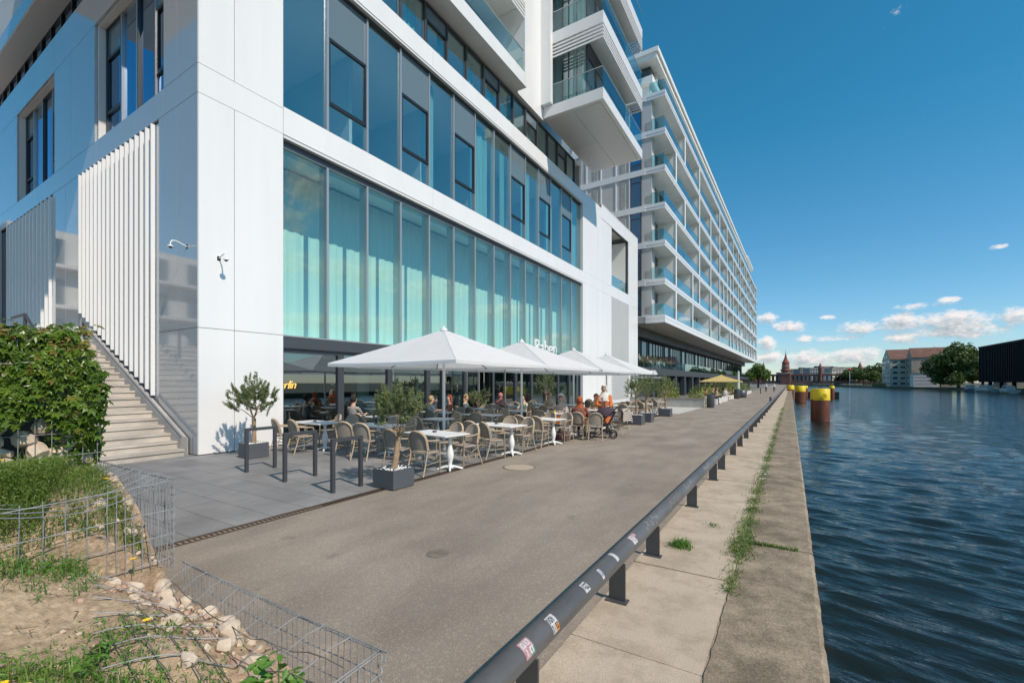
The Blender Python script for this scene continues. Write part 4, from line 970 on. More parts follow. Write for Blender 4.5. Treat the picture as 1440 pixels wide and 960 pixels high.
person('woman in a rust brown headscarf seated sideways beside the pushchair',(-5.72,13.5,pz),.15,'sit',top=(.30,.085,.035),leg=(.05,.04,.04),scarf=(.36,.09,.03),coat=(.20,.07,.045),lean=.12)
person('person in a greyish pink headscarf seated behind the orange handbag',(-7.0,14.95,pz),PI,'sit',top=(.45,.33,.30),scarf=(.46,.36,.32),leg=(.05,.05,.06))
person('person in a navy jacket and pale cap seated below the third parasol',(-7.6,16.2,pz),1.3,'sit',top=(.02,.03,.06),cap=(.62,.60,.62),leg=(.03,.03,.04),scale=1.02)
person('person in a beige headscarf seated by the last window bay',(-8.9,17.75,pz),PI,'sit',top=(.50,.42,.33),scarf=(.42,.33,.24))
person('person in a tan jacket seated next to the beige headscarf',(-9.3,16.45,pz),.1,'sit',top=(.45,.37,.28),hair='brown',long=True)
person('person with a brown headscarf seated behind the orange coat',(-6.6,17.4,pz),PI,'sit',top=(.22,.16,.10),scarf=(.25,.18,.12))
person('person in a pink top and headscarf seated at the glass doors',(-10.75,16.55,pz),.1,'sit',top=(.55,.22,.20),scarf=(.50,.17,.16),leg=(.1,.1,.12))
person('dark haired person in grey with a cream jacket, seated near the dark bushy olive',(-8.85,15.35,pz),PI*.9,'sit',top=(.60,.55,.42),hair='dark',leg=(.04,.04,.05))
person('broad person in a black and white striped pullover seated at the window table',(-11.55,9.3,pz),.25,'sit',top=(.05,.05,.055),hair='dark',scale=1.05)
person('blonde woman in a floral white blouse with a hand at her face',(-10.75,12.0,pz),-.4,'sit',top=(.60,.58,.62),hair='blonde',leg=(.02,.12,.2),hands=[(-.14,.40,.78),(.10,.15,1.12)])
person('red haired woman in a rust top seated between the blonde women',(-10.9,13.25,pz),PI-.6,'sit',top=(.33,.13,.08),hair='red',long=True)
person('blonde long haired woman in a cream blouse facing the river',(-10.85,14.15,pz),-1.2,'sit',top=(.70,.63,.50),hair='blonde',long=True,hands=[(-.1,.3,.85),(.12,.32,.8)])
person('waiter in a black shirt standing inside the open bar bay',(-13.6,17.0,.02),-1.9,'stand',top=(.012,.012,.014),leg=(.012,.012,.014),hair='brown',hands=[(-.30,.10,1.0),(.34,.22,1.12)],group='people at the bar')
person('person in black at the coffee machine inside the open bar bay',(-14.7,15.7,.02),1.4,'stand',top=(.012,.012,.014),leg=(.012,.012,.014),hair='dark',group='people at the bar',face=False)
# stripes of the pullover and the shawl come from wave bands
stm=mat('striped_knit',(.05,.05,.05),.9); nt,L,b=nodes_of(stm); wv=nt.nodes.new('ShaderNodeTexWave'); wv.wave_type='BANDS'; wv.bands_direction='Z'; wv.inputs['Scale'].default_value=5.5; wv.inputs['Distortion'].default_value=.6; L(objvec(nt),wv.inputs['Vector'])
L(ramp(nt,wv.outputs['Fac'],[(.55,(.03,.03,.035)),(.68,(.62,.60,.56))]),b.inputs['Base Color'])
for o in bpy.data.objects:
    if o.get('label','').startswith('broad person'):
        for c in o.children:
            if c.name.startswith('body'): c.data.materials[1]=stm
# striped shawl over the chair, handbag by the rust scarf
m=MB(); n=8; vs=[]
for i in range(13):
    s=i/12; 
    if s<.5: y,z=-.02-.10*(1-s*2)*.6,.50+.44*(s*2)
    else: y,z=.03+.08*(s*2-1),.94-.34*(s*2-1)
    for q in range(n+1):
        u=q/n*2-1; vs.append((u*.23*(1+.05*math.sin(i)),y-.05*u*u+.015*math.sin(q*2+i),z-.05*u*u+.01*math.sin(q*3)))
m.add(vs,[(i*(n+1)+q,i*(n+1)+q+1,(i+1)*(n+1)+q+1,(i+1)*(n+1)+q) for i in range(12) for q in range(n)],0,True)
shm=mat('striped_shawl',(.5,.45,.4),.9); nt,L,b=nodes_of(shm); wv=nt.nodes.new('ShaderNodeTexWave'); wv.wave_type='RINGS'; wv.inputs['Scale'].default_value=5; wv.inputs['Distortion'].default_value=2.5; L(objvec(nt),wv.inputs['Vector'])
L(ramp(nt,wv.outputs['Fac'],[(.45,(.10,.07,.06)),(.6,(.66,.58,.50))]),b.inputs['Base Color'])
o=m.build('striped_shawl',shm,loc=(-4.98+.25,15.27,0)); o.rotation_euler=(0,0,1.2); tag(o,'brown and cream striped shawl hung over the back of a wicker chair','shawl')
# pushchair
ps=thing('pushchair','black pushchair with a dark hood parked between the two women','pushchair',(-5.12,14.2,pz),1.9)
for k,(x,y,r) in enumerate(((-.26,-.30,.12),(.26,-.30,.12),(-.2,.38,.095),(.2,.38,.095))):
    m=MB(); rim=[(x,y+r*math.cos(2*PI*q/16),r+r*math.sin(2*PI*q/16)*.9) for q in range(17)]; m.tube(rim,.02,6,cap=False); w_=m.build('wheel',rubber,ps); m=MB(); m.tube([(x-.03,y,r),(x+.03,y,r)],.035,8); m.build('wheel_hub',galv,w_)
m=MB()
for s in (-1,1): m.tube([(s*.24,.36,.12),(s*.24,.10,.50),(s*.25,-.42,1.0)],.014,6); m.tube([(s*.25,-.28,.13),(s*.24,.02,.62)],.014,6)
m.tube([(-.25,-.42,1.0),(-.15,-.48,1.03),(.15,-.48,1.03),(.25,-.42,1.0)],.018,6); m.tube([(-.25,-.28,.14),(.25,-.28,.14)],.012,6); m.build('frame',black,ps)
pf=cloth((.025,.02,.03)); m=MB()
m.hexa([(-.2,-.12,.38),(.2,-.12,.38),(.2,.26,.42),(-.2,.26,.42),(-.2,-.14,.46),(.2,-.14,.46),(.2,.28,.48),(-.2,.28,.48)]); m.hexa([(-.2,-.34,.86),(.2,-.34,.86),(.2,-.12,.44),(-.2,-.12,.44),(-.2,-.40,.88),(.2,-.40,.88),(.2,-.18,.42),(-.2,-.18,.42)]); m.build('seat',pf,ps)
m=MB(); m.ell((0,-.06,.72),(.25,.36,.30),14,10,keep=lambda c:c.z>.72 and c.y>-.36); m.build('hood',cloth((.055,.035,.055)),ps)
m=MB(); m.box(-.2,.2,-.26,.12,.20,.23); m.box(-.2,.2,-.26,-.24,.23,.36); m.box(-.2,.2,.10,.12,.23,.32); m.build('basket',pf,ps)
m=MB(); m.hexa([(-.2,-.13,0),(.2,-.13,0),(.2,.13,0),(-.2,.13,0),(-.14,-.08,.25),(.14,-.08,.25),(.14,.08,.25),(-.14,.08,.25)]); m.ell((.0,0,.22),(.13,.1,.1),10,6); o=m.build('rucksack',cloth((.10,.05,.05)),loc=(-6.05,12.95,pz)); tag(o,'dark rucksack on the paving under the table of the rust headscarf','bag')
# ------------------------------------------------------------------ long balcony building
B2=thing('balcony_apartment_building','long white apartment block with a grid of glazed balconies over a dark two storey base','building',(-10.32,46.5,0),R_(-1.404))
def b2(name,mb,mats,par=None): return mb.build(name,mats,par or B2)
LZ=[8.7,12.42,16.32,20.15,23.95,27.72,31.55]; LEN=114.5; G0=4.57
def bank_y(i): return 4.9+(i-1)*4.57
# structure: slabs per level (they wrap the near end)
for k,z in enumerate(LZ):
    m=MB(); t=.76 if k==0 else .62
    m.box(-2.0,0,0,LEN,z-t,z)
    if k==0: m.box(-2.0,.035,-.035,LEN,z-t-.02,z-t+.30); m.box(-16,-2.0,-.0,LEN,z-t,z-.1)
    m.box(-16,-2.0,-.06 if k else 0,.5,z-t,z); m.box(-2.0,.03,-.03,LEN,z-.34,z-.02)
    b2('floor_slab',m,white)
DV={0:[1,3,6,8,11,12,13.5,15,16.5,18,19.5,21,22.5],1:[1,3,4,6,8,9,10,12,13,15,17,18,20,22],2:[1,4,6,8,9,10,11,12,14,16,18,19,21,23],3:[2,4,6,8,10,11,12,14,15,17,19,20,22],
    4:[1,4,6,8,10,12,13,15,16,18,20,22],5:[2,4,8,10,12,14,15,17,18,20,22,23]}
DBL={(0,1,3)}   # two storey loggia
npart=0
for k in range(6):
    z0=LZ[k]; z1=LZ[k+1]-.62
    far=MB()
    for d in DV[k]+[24.9]:
        y=bank_y(d)-.16
        if y>LEN: y=LEN-.35
        m=MB(); m.box(-2.0,-.015,y,y+.32,z0,z1); m.box(-.02,.02,y-.06,y+.38,z0-.02,z1+.02)
        if y<75: b2('partition_wall',m,white2)
        else:
            far.box(-2.0,-.015,y,y+.32,z0,z1); far.box(-.02,.02,y-.06,y+.38,z0-.02,z1+.02)
    b2('partition_wall',far,white2)['kind']='stuff'
    # glass guards
    edges=[0]+[bank_y(d) for d in DV[k]]+[LEN]; far=MB()
    for a,b in zip(edges[:-1],edges[1:]):
        q=far if a>75 else MB()
        q.quad((-.12,a+(.18 if a else -.0),z0),(-.12,b-.18,z0),(-.12,b-.18,z0+1.15),(-.12,a+(.18 if a else 0),z0+1.15))
        if a==0: q.quad((-1.35,.06,z0),(-.12,.06,z0),(-.12,.06,z0+1.15),(-1.35,.06,z0+1.15))
        if q is not far:
            o=b2('balustrade',q,g_bal2); r=MB(); r.box(-.14,-.10,a+(.18 if a else .04),b-.18,z0+1.15,z0+1.18)
            if a==0: r.box(-1.35,-.10,.04,.08,z0+1.15,z0+1.18)
            b2('handrail',r,alu,o)
    b2('balustrade',far,g_bal2)['kind']='stuff'
# recessed facade with sliding windows
m=MB(); m.box(-2.4,-2.0,1.2,LEN-.1,8.7,31.5); m.box(-16,-2.4,.15,LEN-.1,8.0,31.5); b2('rear_wall',m,white2)
wproto=None; n=0; farw=MB(); cnt=0
for k in range(6):
    h=LZ[k+1]-.52-LZ[k]-.15
    for i in range(25):
        for half in (0,1):
            y=.75+G0*i+2.2*half+(1.1 if i==0 and half==0 else 0); z=LZ[k]+.05
            if y+1.8>LEN-1: continue
            if cnt<100 and y<40:
                fw=MB(); 
                for q in ((y,y+.07),(y+.83,y+.9),(y+1.68,y+1.75)): fw.box(-2.06,-1.94,q[0],q[1],z,z+h)
                fw.box(-2.06,-1.94,y+.07,y+1.68,z+h-.07,z+h); o=b2('window',fw,alu)
                e=MB(); e.quad((-1.985,y+.05,z),(-1.985,y+1.7,z),(-1.985,y+1.7,z+h),(-1.985,y+.05,z+h)); b2('pane',e,g_dark,o)
                if (i+k+half)%3==0: e=MB(); e.box(-1.99,-1.97,y+.1,y+.75,z,z+h-.1); b2('curtain',e,curtain_m,o)
                cnt+=1
            else: farw.box(-2.05,-1.98,y,y+1.75,z,z+h)
b2('window',farw,g_dark)['kind']='stuff'
# near end wall: rendered panels, dark glass column, white mullions
m=MB(); m.box(-2.4,-1.36,.10,1.2,8.7,31.5); b2('end_pier',m,grey_panel)
m=MB(); m.box(-16,-3.6,.04,.15,8.0,31.5); 
for x in (-5.2,-6.9,-8.6,-10.3,-12.): m.box(x,x+.12,-.03,.06,8.7,31.5,1); 
for x in (-4.35,-7.5,-9.4): m.box(x-.25,x+.25,-.01,.05,8.7,31.5,2)
m.box(-3.72,-3.6,-.03,.15,8.7,31.5,1)
b2('end_wall',m,[grey_panel,white,conc])
for k in range(6):
    z0=LZ[k]; z1=LZ[k+1]-.52
    f=MB(); f.box(-3.6,-3.52,.02,.12,z0,z1); f.box(-2.48,-2.40,.02,.12,z0,z1); f.box(-3.52,-2.48,.02,.12,z1-.09,z1); f.box(-3.52,-2.48,.02,.12,z0+(z1-z0)*.78,z0+(z1-z0)*.78+.06); o=b2('window',f,darkmetal)
    e=MB(); e.quad((-3.52,.08,z0),(-2.48,.08,z0),(-2.48,.08,z1),(-3.52,.08,z1)); b2('pane',e,g_side,o)
    f=MB(); f.box(-1.95,-1.45,.07,.101,z0+.25,z0+.95); b2('vent_panel',f,conc)
# penthouse
m=MB(); m.box(-12,-1.9,1.6,LEN-6,31.55,33.4); m.box(-12,-1.5,.9,LEN-6,33.4,34.1); m.box(-12,-1.9,1.6,LEN-6,34.1,35.5,1); m.box(-13,-.95,.5,LEN-5,35.5,36.0); m.box(-13,-.75,.3,LEN-5,36.0,36.45); b2('penthouse',m,[white2,g_dark])
for i in range(24):
    y=3+4.57*i
    m=MB(); m.box(-1.9,-1.6,y,y+.25,31.55,35.5); b2('penthouse_pier',m,white2)
m=MB(); m.quad((-.12,.1,31.55),(-.12,LEN-.3,31.55),(-.12,LEN-.3,32.7),(-.12,.1,32.7)); m.quad((-1.6,.1,31.55),(-.12,.1,31.55),(-.12,.1,32.7),(-1.6,.1,32.7)); b2('balustrade',m,g_bal2)
m=MB(); m.box(-12,-.6,LEN-22,LEN-4,36.45,36.9); m.tube([(-3.4,3,36.4),(-3.4,3,41)],.06,6); b2('roof',m,white2)
# dark base: upper set back glazing, podium with shop fronts
m=MB(); m.box(-16,-4.2,-.5,LEN,3.4,8.0); m.box(-4.2,-3.3,-.5,LEN,6.9,8.0)
b2('base_wall',m,darkclad)
y=0; i=0
while y<LEN-4:
    wv=[1.25,1.25,1.25,.9,2.2,1.6][i%6]
    f=MB(); f.box(-4.22,-4.1,y,y+.06,3.6,6.9); f.box(-4.22,-4.1,y+wv-.06,y+wv,3.6,6.9); o=b2('window',f,blackframe)
    e=MB(); e.quad((-4.15,y+.06,3.6),(-4.15,y+wv-.06,3.6),(-4.15,y+wv-.06,6.9),(-4.15,y+.06,6.9)); b2('pane',e,g_dark,o)
    y+=wv+(.06 if i%6 not in (3,4) else 1.0); i+=1
m=MB(); m.box(-16,-2.15,-2.2,LEN,2.62,3.42); b2('podium_fascia',m,darkmetal)
m=MB(); m.quad((-2.3,-2.,3.42),(-2.3,LEN,3.42),(-2.3,LEN,4.45),(-2.3,-2.,4.45)); b2('balustrade',m,g_bal)
m=MB()
for y in np.arange(1.0,LEN,5.4): m.box(-2.75,-2.2,y+2.6,y+3.5,0,2.62)
m.box(-16,-3.0,-2,LEN,0,2.62); b2('podium_wall',m,darkmetal)
for k,y in enumerate(np.arange(4.6,70,5.4)):
    for q in (0,1,2):
        f=MB(); a=y+q*1.46; f.box(-3.0,-2.86,a,a+.07,0,2.6); f.box(-3.0,-2.86,a+1.35,a+1.42,0,2.6); f.box(-3.0,-2.86,a+.07,a+1.35,2.52,2.6); o=b2('shop_window',f,alu if q==0 else blackframe)
        e=MB(); e.quad((-2.94,a+.07,0),(-2.94,a+1.35,0),(-2.94,a+1.35,2.52),(-2.94,a+.07,2.52)); b2('pane',e,g_dark,o)
# portal between the two buildings
m=MB()
for y in (-4.6,7.6): m.box(-2.3,-2.0,y,y+.4,0,2.2)
m.box(-2.3,-2.0,-4.6,8.0,2.2,2.5); b2('entrance_portal',m,alu)
m=MB(); m.quad((-2.6,-4,0),(-2.6,3.6,0),(-2.6,3.6,2.2),(-2.6,-4,2.2)); b2('entrance_glazing',m,g_dark)
for k,y in enumerate(np.arange(4,110,9.1)): m=MB(); m.lathe([(.14,.0),(.10,-.14)],10,(-2.4,float(y),7.98)); b2('soffit_lamp',m,white)
s2=letters('UTSHO',.62,MATS['sign_white'],'shop_sign',ext=.03,shear=.1); s2.rotation_euler=(PI/2,0,PI/2-R_(1.4)); p=B2.matrix_basis@Vector((-2.12,2.6,2.72)); s2.location=p; tag(s2,'white block letters on the dark fascia beside the last parasol','sign')

def at2(x,y,z): return B2.matrix_basis@Vector((x,y,z))
# life on the roof terrace of the podium
rd=random.Random(4)
for k in range(9):
    y=.6+k*1.55+rd.uniform(-.3,.3); p=at2(-3.0,y,3.42)
    P=np.random.default_rng(40+k).normal(size=(420,3))*np.array([.25,.35,.28])+np.array([0,0,.72]); P=P[P[:,2]>.3]; V,F=leafarr(P,.16,.4,rng=np.random.default_rng(k))
    t=thing('terrace_shrub','small leafy shrub in a dark box behind the glass guard of the roof terrace','shrub',p,0,'shrubs on the podium roof terrace'); npmesh('foliage',V,F,tree_leaf if k%2 else olive_leaf,t)
    m=MB(); m.box(-.3,.3,-.5,.5,0,.42); m.build('planter_box',darkmetal,t)
for k,(y,c,h,lb) in enumerate(((.2,(.6,.3,.3),'blonde','in a salmon top at the near corner of the podium roof terrace'),(3.2,(.55,.3,.28),'brown','in pink leaning back on the podium roof terrace behind the sign'),(8.6,(.5,.45,.4),'dark','in beige on the podium roof terrace, further along'),(13.6,(.55,.4,.25),'dark','in ochre at the far plants of the podium roof terrace'))):
    person('person '+lb,at2(-2.75,y,3.42),-1.2+k*.3,'sit',top=c,hair=h,face=False,group='people on the podium roof terrace')
person('blonde person in a blue dress leaning on a high balcony corner',at2(-.45,2.6,LZ[3]),-PI/2,'stand',top=(.12,.22,.40),leg=(.12,.22,.40),hair='blonde',long=True,face=False,group='people on the balconies')
wch=cloth((.7,.7,.7))
def small_chair(): 
    t=thing('white_chair','','chair'); m=MB(); m.box(-.22,.22,-.22,.22,.42,.46); m.build('seat',wch,t); m=MB(); m.box(-.22,.22,-.24,-.2,.46,.88); m.build('backrest',wch,t)
    for sx in (-.19,.19):
        for sy in (-.19,.19): m=MB(); m.box(sx-.02,sx+.02,sy-.02,sy+.02,0,.42); m.build('leg',wch,t)
    return t
wc0=small_chair()
for k in range(7): place(wc0,at2(-2.85,4.3+1.2*k,3.42),rd.uniform(0,6),'white chair behind the glass guard of the podium roof terrace','white chairs on the podium roof terrace')
# far patio: concrete bench walls, hedges, people, bins
t=thing('bench_wall','low concrete wall with a timber seat top closing the pale pavement','bench wall',(-7.4,34.6,.0)); m=MB(); m.box(-2.9,2.5,-.2,.2,0,.62); m.build('wall',conc,t); m=MB(); m.box(-2.92,2.52,-.24,.24,.62,.68); m.build('seat_top',mat('grey_timber',(.25,.20,.15),.7,var=.2,vs=6,stretch=(.2,4,4)),t)
for k,(x,y) in enumerate(((-4.95,35.6),(-4.95,36.2),(-4.85,36.8))): m=MB(); m.box(-.1,.1,-.1,.1,0,.75); o=m.build('pale_post',white2,loc=(x,y,0)); o['group']='pale posts by the bin'; tag(o,['pale square post closest to the bench wall','pale square post in the middle of the three behind the bin','pale square post farthest from the bench wall'][k],'post')
for k,(y0,y1) in enumerate(((40,56),(60,86))):
    m=MB(); m.box(-.28,.28,y0,y1,0,.42); o=m.build('stone_kerb_bench',concrete_mat('white_stone%d'%k,(.62,.60,.56),(.72,.70,.66),60,(.8,.8,.8)),loc=(-5.05-.0*k,0,0)); tag(o,['pale stone bench kerb running from the first bin to the second','pale stone bench kerb running on beyond the round planter'][k],'bench')
def hedge(x,y,lx,ly,h,label,n,mt,seed,ls=.16):
    rg=np.random.default_rng(seed); P=rg.uniform(-1,1,size=(n,3)); P[:,2]=(P[:,2]+1)/2*h*(1+.25*np.sin(P[:,1]*6+seed)); P[:,0]*=lx*(1-.3*(P[:,2]/h)**2); P[:,1]*=ly; V,F=leafarr(P,ls,.35,rng=rg)
    t=thing('hedge_plant',label,'shrub',(x,y,0),0,'shrubs of the far patio'); npmesh('foliage',V,F,mt,t); m=MB(); m.tube([(0,0,0),(0,0,h*.5)],.05,5); m.build('stem',bark,t)
yg=leafmat('yellow_green_leaf',(.16,.20,.03),(.30,.33,.07),vs=1.)
hedge(-7.6,35.6,.8,1.,1.5,'yellow green shrub directly behind the concrete bench wall',1500,yg,1)
hedge(-5.6,35.8,.7,.7,1.3,'yellow green shrub by the pale posts',1000,yg,9)
hedge(-6.0,43.5,.6,1.3,1.4,'ochre tinted shrub behind the first bin, among the seated people',1300,yg,2)
hedge(-6.2,52,.6,3,1.5,'long green shrub on the patio, below the yellow parasol',2200,tree_leaf2,3)
hedge(-5.9,61.5,.6,1.6,1.6,'green shrub behind the round planter tub',1300,yg,4,.2)
hedge(-5.9,70,.6,5,1.5,'grey green shrub far along the stone kerb',2200,olive_leaf,5,.22)
hedge(-5.6,82,.6,6,1.4,'farthest grey green shrub along the stone kerb',2200,olive_leaf,6,.25)
for k,(x,y,c,lb) in enumerate(((-5.7,38.6,(.7,.66,.6),'in white seated behind the first bin'),(-5.6,40.2,(.4,.12,.06),'in rust red behind the first bin'),(-5.2,41.2,(.02,.02,.025),'in black right behind the first bin'),(-5.3,44.6,(.6,.4,.36),'in pink between the two bins'),(-5.1,48.6,(.74,.7,.66),'in white on the kerb, legs to the asphalt'),(-5.2,51.0,(.7,.62,.6),'in cream below the yellow parasol'),(-5.3,53.3,(.72,.7,.7),'in white by the second bin'),(-6.3,50.5,(.05,.05,.05),'in black under the yellow parasol'),(-5.2,58.6,(.5,.3,.25),'in terracotta near the round planter'))):
    person('person '+lb,(x,y,-.05+(.0)),-1.4+.3*math.sin(k*2.),'sit',top=c,leg=(.6,.5,.42) if k in(4,5) else (.05,.05,.07),hair=['dark','brown','blonde','red'][k%4],long=k%2==0,face=False,group='people on the far patio')
parasol('parasol','yellow parasol on the far patio in front of the dark base',(-6.0,54.5,0),2.0,1.92,2.62,canvas_y,'far parasols',detail=False)
t=thing('closed_parasol','folded white parasol standing in a round planter tub','parasol',(-4.6,58.5,0)); m=MB(); m.tube([(0,0,.6),(0,0,3.1)],[.14,.10],8); m.build('canopy',canvas,t); m=MB(); m.tube([(0,0,0),(0,0,3.2)],.03,6); m.build('pole',polem,t)
for (x,y,r,h,lb) in ((-4.55,34.9,.26,.95,'dark cylindrical litter bin at the pale posts'),(-4.45,55.0,.30,1.05,'dark cylindrical litter bin just before the round planter tub')):
    t=thing('litter_bin',lb,'bin',(x,y,0),0,'litter bins along the promenade'); m=MB(); m.lathe([(r*.9,0),(r,.06),(r,h-.08),(r*.96,h)],18,cap=False); m.build('body',darkmetal,t); m=MB(); m.lathe([(r*.97,h),(r*.7,h+.04),(r*.5,h-.05)],18); m.build('lid',darkmetal,t)
t=thing('planter_tub','big round dark planter tub on the asphalt edge','planter',(-4.4,59.0,0)); m=MB(); m.lathe([(.55,0),(.62,.1),(.68,.85),(.6,.88),(.5,.7)],20); m.build('tub',darkmetal,t)
m=MB(); m.box(-.06,.06,-.06,.06,0,.9); o=m.build('bollard',darkmetal,loc=(-3.2,80,0)); tag(o,'thin dark bollard far along the promenade','bollard')
m=MB(); m.lathe([(.10,0),(.10,.35),(.07,.42)],10); o=m.build('bollard',darkmetal,loc=(-1.15,50,0)); tag(o,'short dark bollard beside the far pipe rail','bollard')
person('walker in a white shirt far down the promenade, riverside of a pair',(-1.6,95,0),PI,'stand',top=(.75,.75,.75),leg=(.04,.05,.08),face=False,group='walkers')
person('walker in a white shirt far down the promenade, wall side of a pair',(-2.9,95,0),PI,'stand',top=(.72,.72,.72),leg=(.06,.06,.06),hair='brown',face=False,group='walkers')
m=MB(); m.bar((0,0,0),(.1,.0,.75),.05,.03); o=m.build('marker_stake',yellow_p,loc=(.0+.12,33.5,.02)); tag(o,'leaning yellow stake on the quay edge','stake')
# ------------------------------------------------------------------ mooring piles
def pile(x,y,r,zt,label,band=.95,lug=True):
    t=thing('mooring_pile',label,'mooring pile',(x,y,WZ),0,'yellow topped mooring piles'); h=zt-WZ
    m=MB(); m.lathe([(r,-1),(r,h-band)],26,cap=False); m.build('shaft',steel_rust,t)
    m=MB(); m.lathe([(r+.006,h-band),(r+.006,h-.03),(r-.03,h),(0.02,h+.01)],26); m.build('cap',yellow_p,t)
    if lug:
        m=MB(); m.tube([(r*.2,-r-.02,h-band*.7),(r*.2,-r-.22,h-band*.62)],.14,10); m.tube([(r*.2,-r-.22,h-band*.62),(r*.2,-r-.26,h-band*.62)],.20,10); m.build('bollard_lug',yellow_p,t)
    return t
pile(2.66,45.2,.58,1.30,'large rusty steel pile with a yellow cap and mooring lug, nearest the quay')
pile(2.55,47.9,.56,1.25,'rusty pile partly hidden behind the large yellow capped pile',lug=False)
pile(2.2,86.,.75,1.25,'second yellow capped rusty pile further down the river',lug=False)
pile(1.1,112,.7,1.2,'slim yellow capped pile beside the second one, closest to the quay',lug=False)
for k,(x,y) in enumerate(((3.6,108),(8.0,108))): pile(x,y,.45,1.1,['small yellow topped pile at the quay end of the dark fender beam','small yellow topped pile at the river end of the dark fender beam'][k],.5,False)
m=MB(); m.box(-3.2,3.2,-.4,.4,-.4,.9); o=m.build('fender_beam',black,loc=(6.,108.6,-1.0)); tag(o,'dark timber fender beam lying in the water between piles','fender')

# ------------------------------------------------------------------ far bank
def house(name,label,cat,x0,x1,y0,y1,zb,ze,zr,wallm,roofm,ridge='x',rows=5,colsW=4,colsS=2,base=-.45):
    """gabled house: ridge along x, the gable looks at the river (-x)"""
    t=thing(name,label,cat,(x0,y0,zb)); W,D=x1-x0,y1-y0; e=ze-zb; r=zr-zb
    m=MB(); m.box(0,W,0,D,0,e); m.add([(0,0,e),(0,D,e),(0,D/2,r),(W,0,e),(W,D,e),(W,D/2,r)],[(0,2,1),(3,4,5)]); m.build('wall',wallm,t)
    m=MB(); o=.35
    for s,(ya,yb) in ((0,(-o,D/2)),(1,(D+o,D/2))):
        za=e-o*(r-e)/(D/2); m.hexa([(-.02,ya,za),(W+.3,ya,za),(W+.3,yb,r),(-.02,yb,r),(-.02,ya,za+.25),(W+.3,ya,za+.25),(W+.3,yb,r+.25),(-.02,yb,r+.25)])
    m.build('roof',roofm,t)
    fh=e/rows
    for i in range(rows+2):
        z=i*fh+fh*.3; span=D if z<e-1 else D*(1-(z-e)/(r-e))*.62
        n=colsW if z<e-1 else max(1,int(colsW*(1-(z-e)/(r-e))*.7))
        if z>r-fh*1.2: break
        for q in range(n):
            y=D/2+(q-(n-1)/2)*(span/ n)*.92; f=MB(); f.box(-.06,.02,y-.75,y+.75,z,z+fh*.55); w_=f.build('window',white2,t); f=MB(); f.box(-.09,-.05,y-.68,y+.68,z+.06,z+fh*.55-.06); f.build('pane',g_dark,w_)
    for i in range(rows):
        z=i*fh+fh*.3
        for q in range(colsS):
            x=W*(q+.7)/(colsS+.4); f=MB(); f.box(x-1.05,x+1.05,-.06,.02,z,z+fh*.5); w_=f.build('window',white2,t); f=MB(); f.box(x-.95,x+.95,-.09,-.05,z+.1,z+fh*.5-.1); f.build('pane',g_dark,w_)
    return t
beige=mat('pale_render_wall',(.52,.47,.38),.85,var=.12,vs=.15); beige2=mat('fire_wall_render',(.36,.31,.25),.9,var=.2,vs=.2); tile=mat('red_roof_tile',(.17,.085,.06),.8,var=.2,vs=.4); whitew=mat('white_house_wall',(.62,.60,.57),.8,var=.1,vs=.2)
def XZ(px,py,d): u=(px-720)/625; return Vector((d*(-.5225+u*.8526),d*(.8526+u*.5225),1.85+(537-py)/625*d))
H1=house('gabled_house','gabled riverside house with red tiled roof and rows of windows, beside the tree row','building',46.9,60,300,322,-.45,13.6,19.,beige,tile,rows=5,colsW=5,colsS=4)
H2=house('gabled_house','second gabled house with a blank weathered side wall, beside the big tree','building',53.4,68,289.5,299.5,-.45,14.1,18.6,beige2,tile,rows=5,colsW=3,colsS=0)
t=thing('white_annex','low white building with painted bands below the blank side wall','building',(52.6,281,-.45)); m=MB(); m.box(0,9,0,7,0,6.4); m.build('wall',whitew,t)
m=MB(); 
for i in range(3): m.box(.6,8.4,-.06,.01,1.2+1.6*i,1.9+1.6*i)
m.build('painted_band',mat('band_lilac',(.45,.45,.5),.8),t)
m=MB(); m.box(-.2,9.2,-.2,7.2,6.4,6.7); m.build('roof',beige2,t)
t=thing('brick_block','brown brick block with a lift tower behind the big tree','building',(78,262,-.45)); m=MB(); m.box(0,30,0,14,0,16.5); m.build('wall',beige2,t); m=MB(); m.box(6,12,2,8,16.5,19.5); m.build('lift_tower',mat('zinc',(.35,.36,.37),.5),t); m=MB(); m.box(-.2,30.2,-.2,14.2,16.5,17.2); m.build('roof',tile,t)
# dark slatted office
slat=mat('black_slat',(.010,.010,.012),.7,spec=.2); slatg=mat('black_glass',(.004,.004,.006),.3,spec=.3)
t=thing('dark_office','long black office block with close vertical slats at the river','building',(60,150,-.45)); m=MB(); m.box(.5,40,0,76,2.6,14.1); m.build('glass_box',slatg,t); m=MB()
for k in range(58): m.box(0,.5,k*1.32,k*1.32+.45,2.2,14.5)

for k in range(30): m.box(.6+k*1.32,1.05+k*1.32,-.5,0,2.2,14.5)
m.build('slat_screen',slat,t)
m=MB(); m.box(-.05,40,0,76.2,14.5,15.0); m.box(10,22,40,62,15,16.6); m.build('roof',slat,t); m=MB()
for k in range(8): m.box(1,1.8,3+9.5*k,3.8+9.5*k,0,2.3)
m.build('column',slat,t)
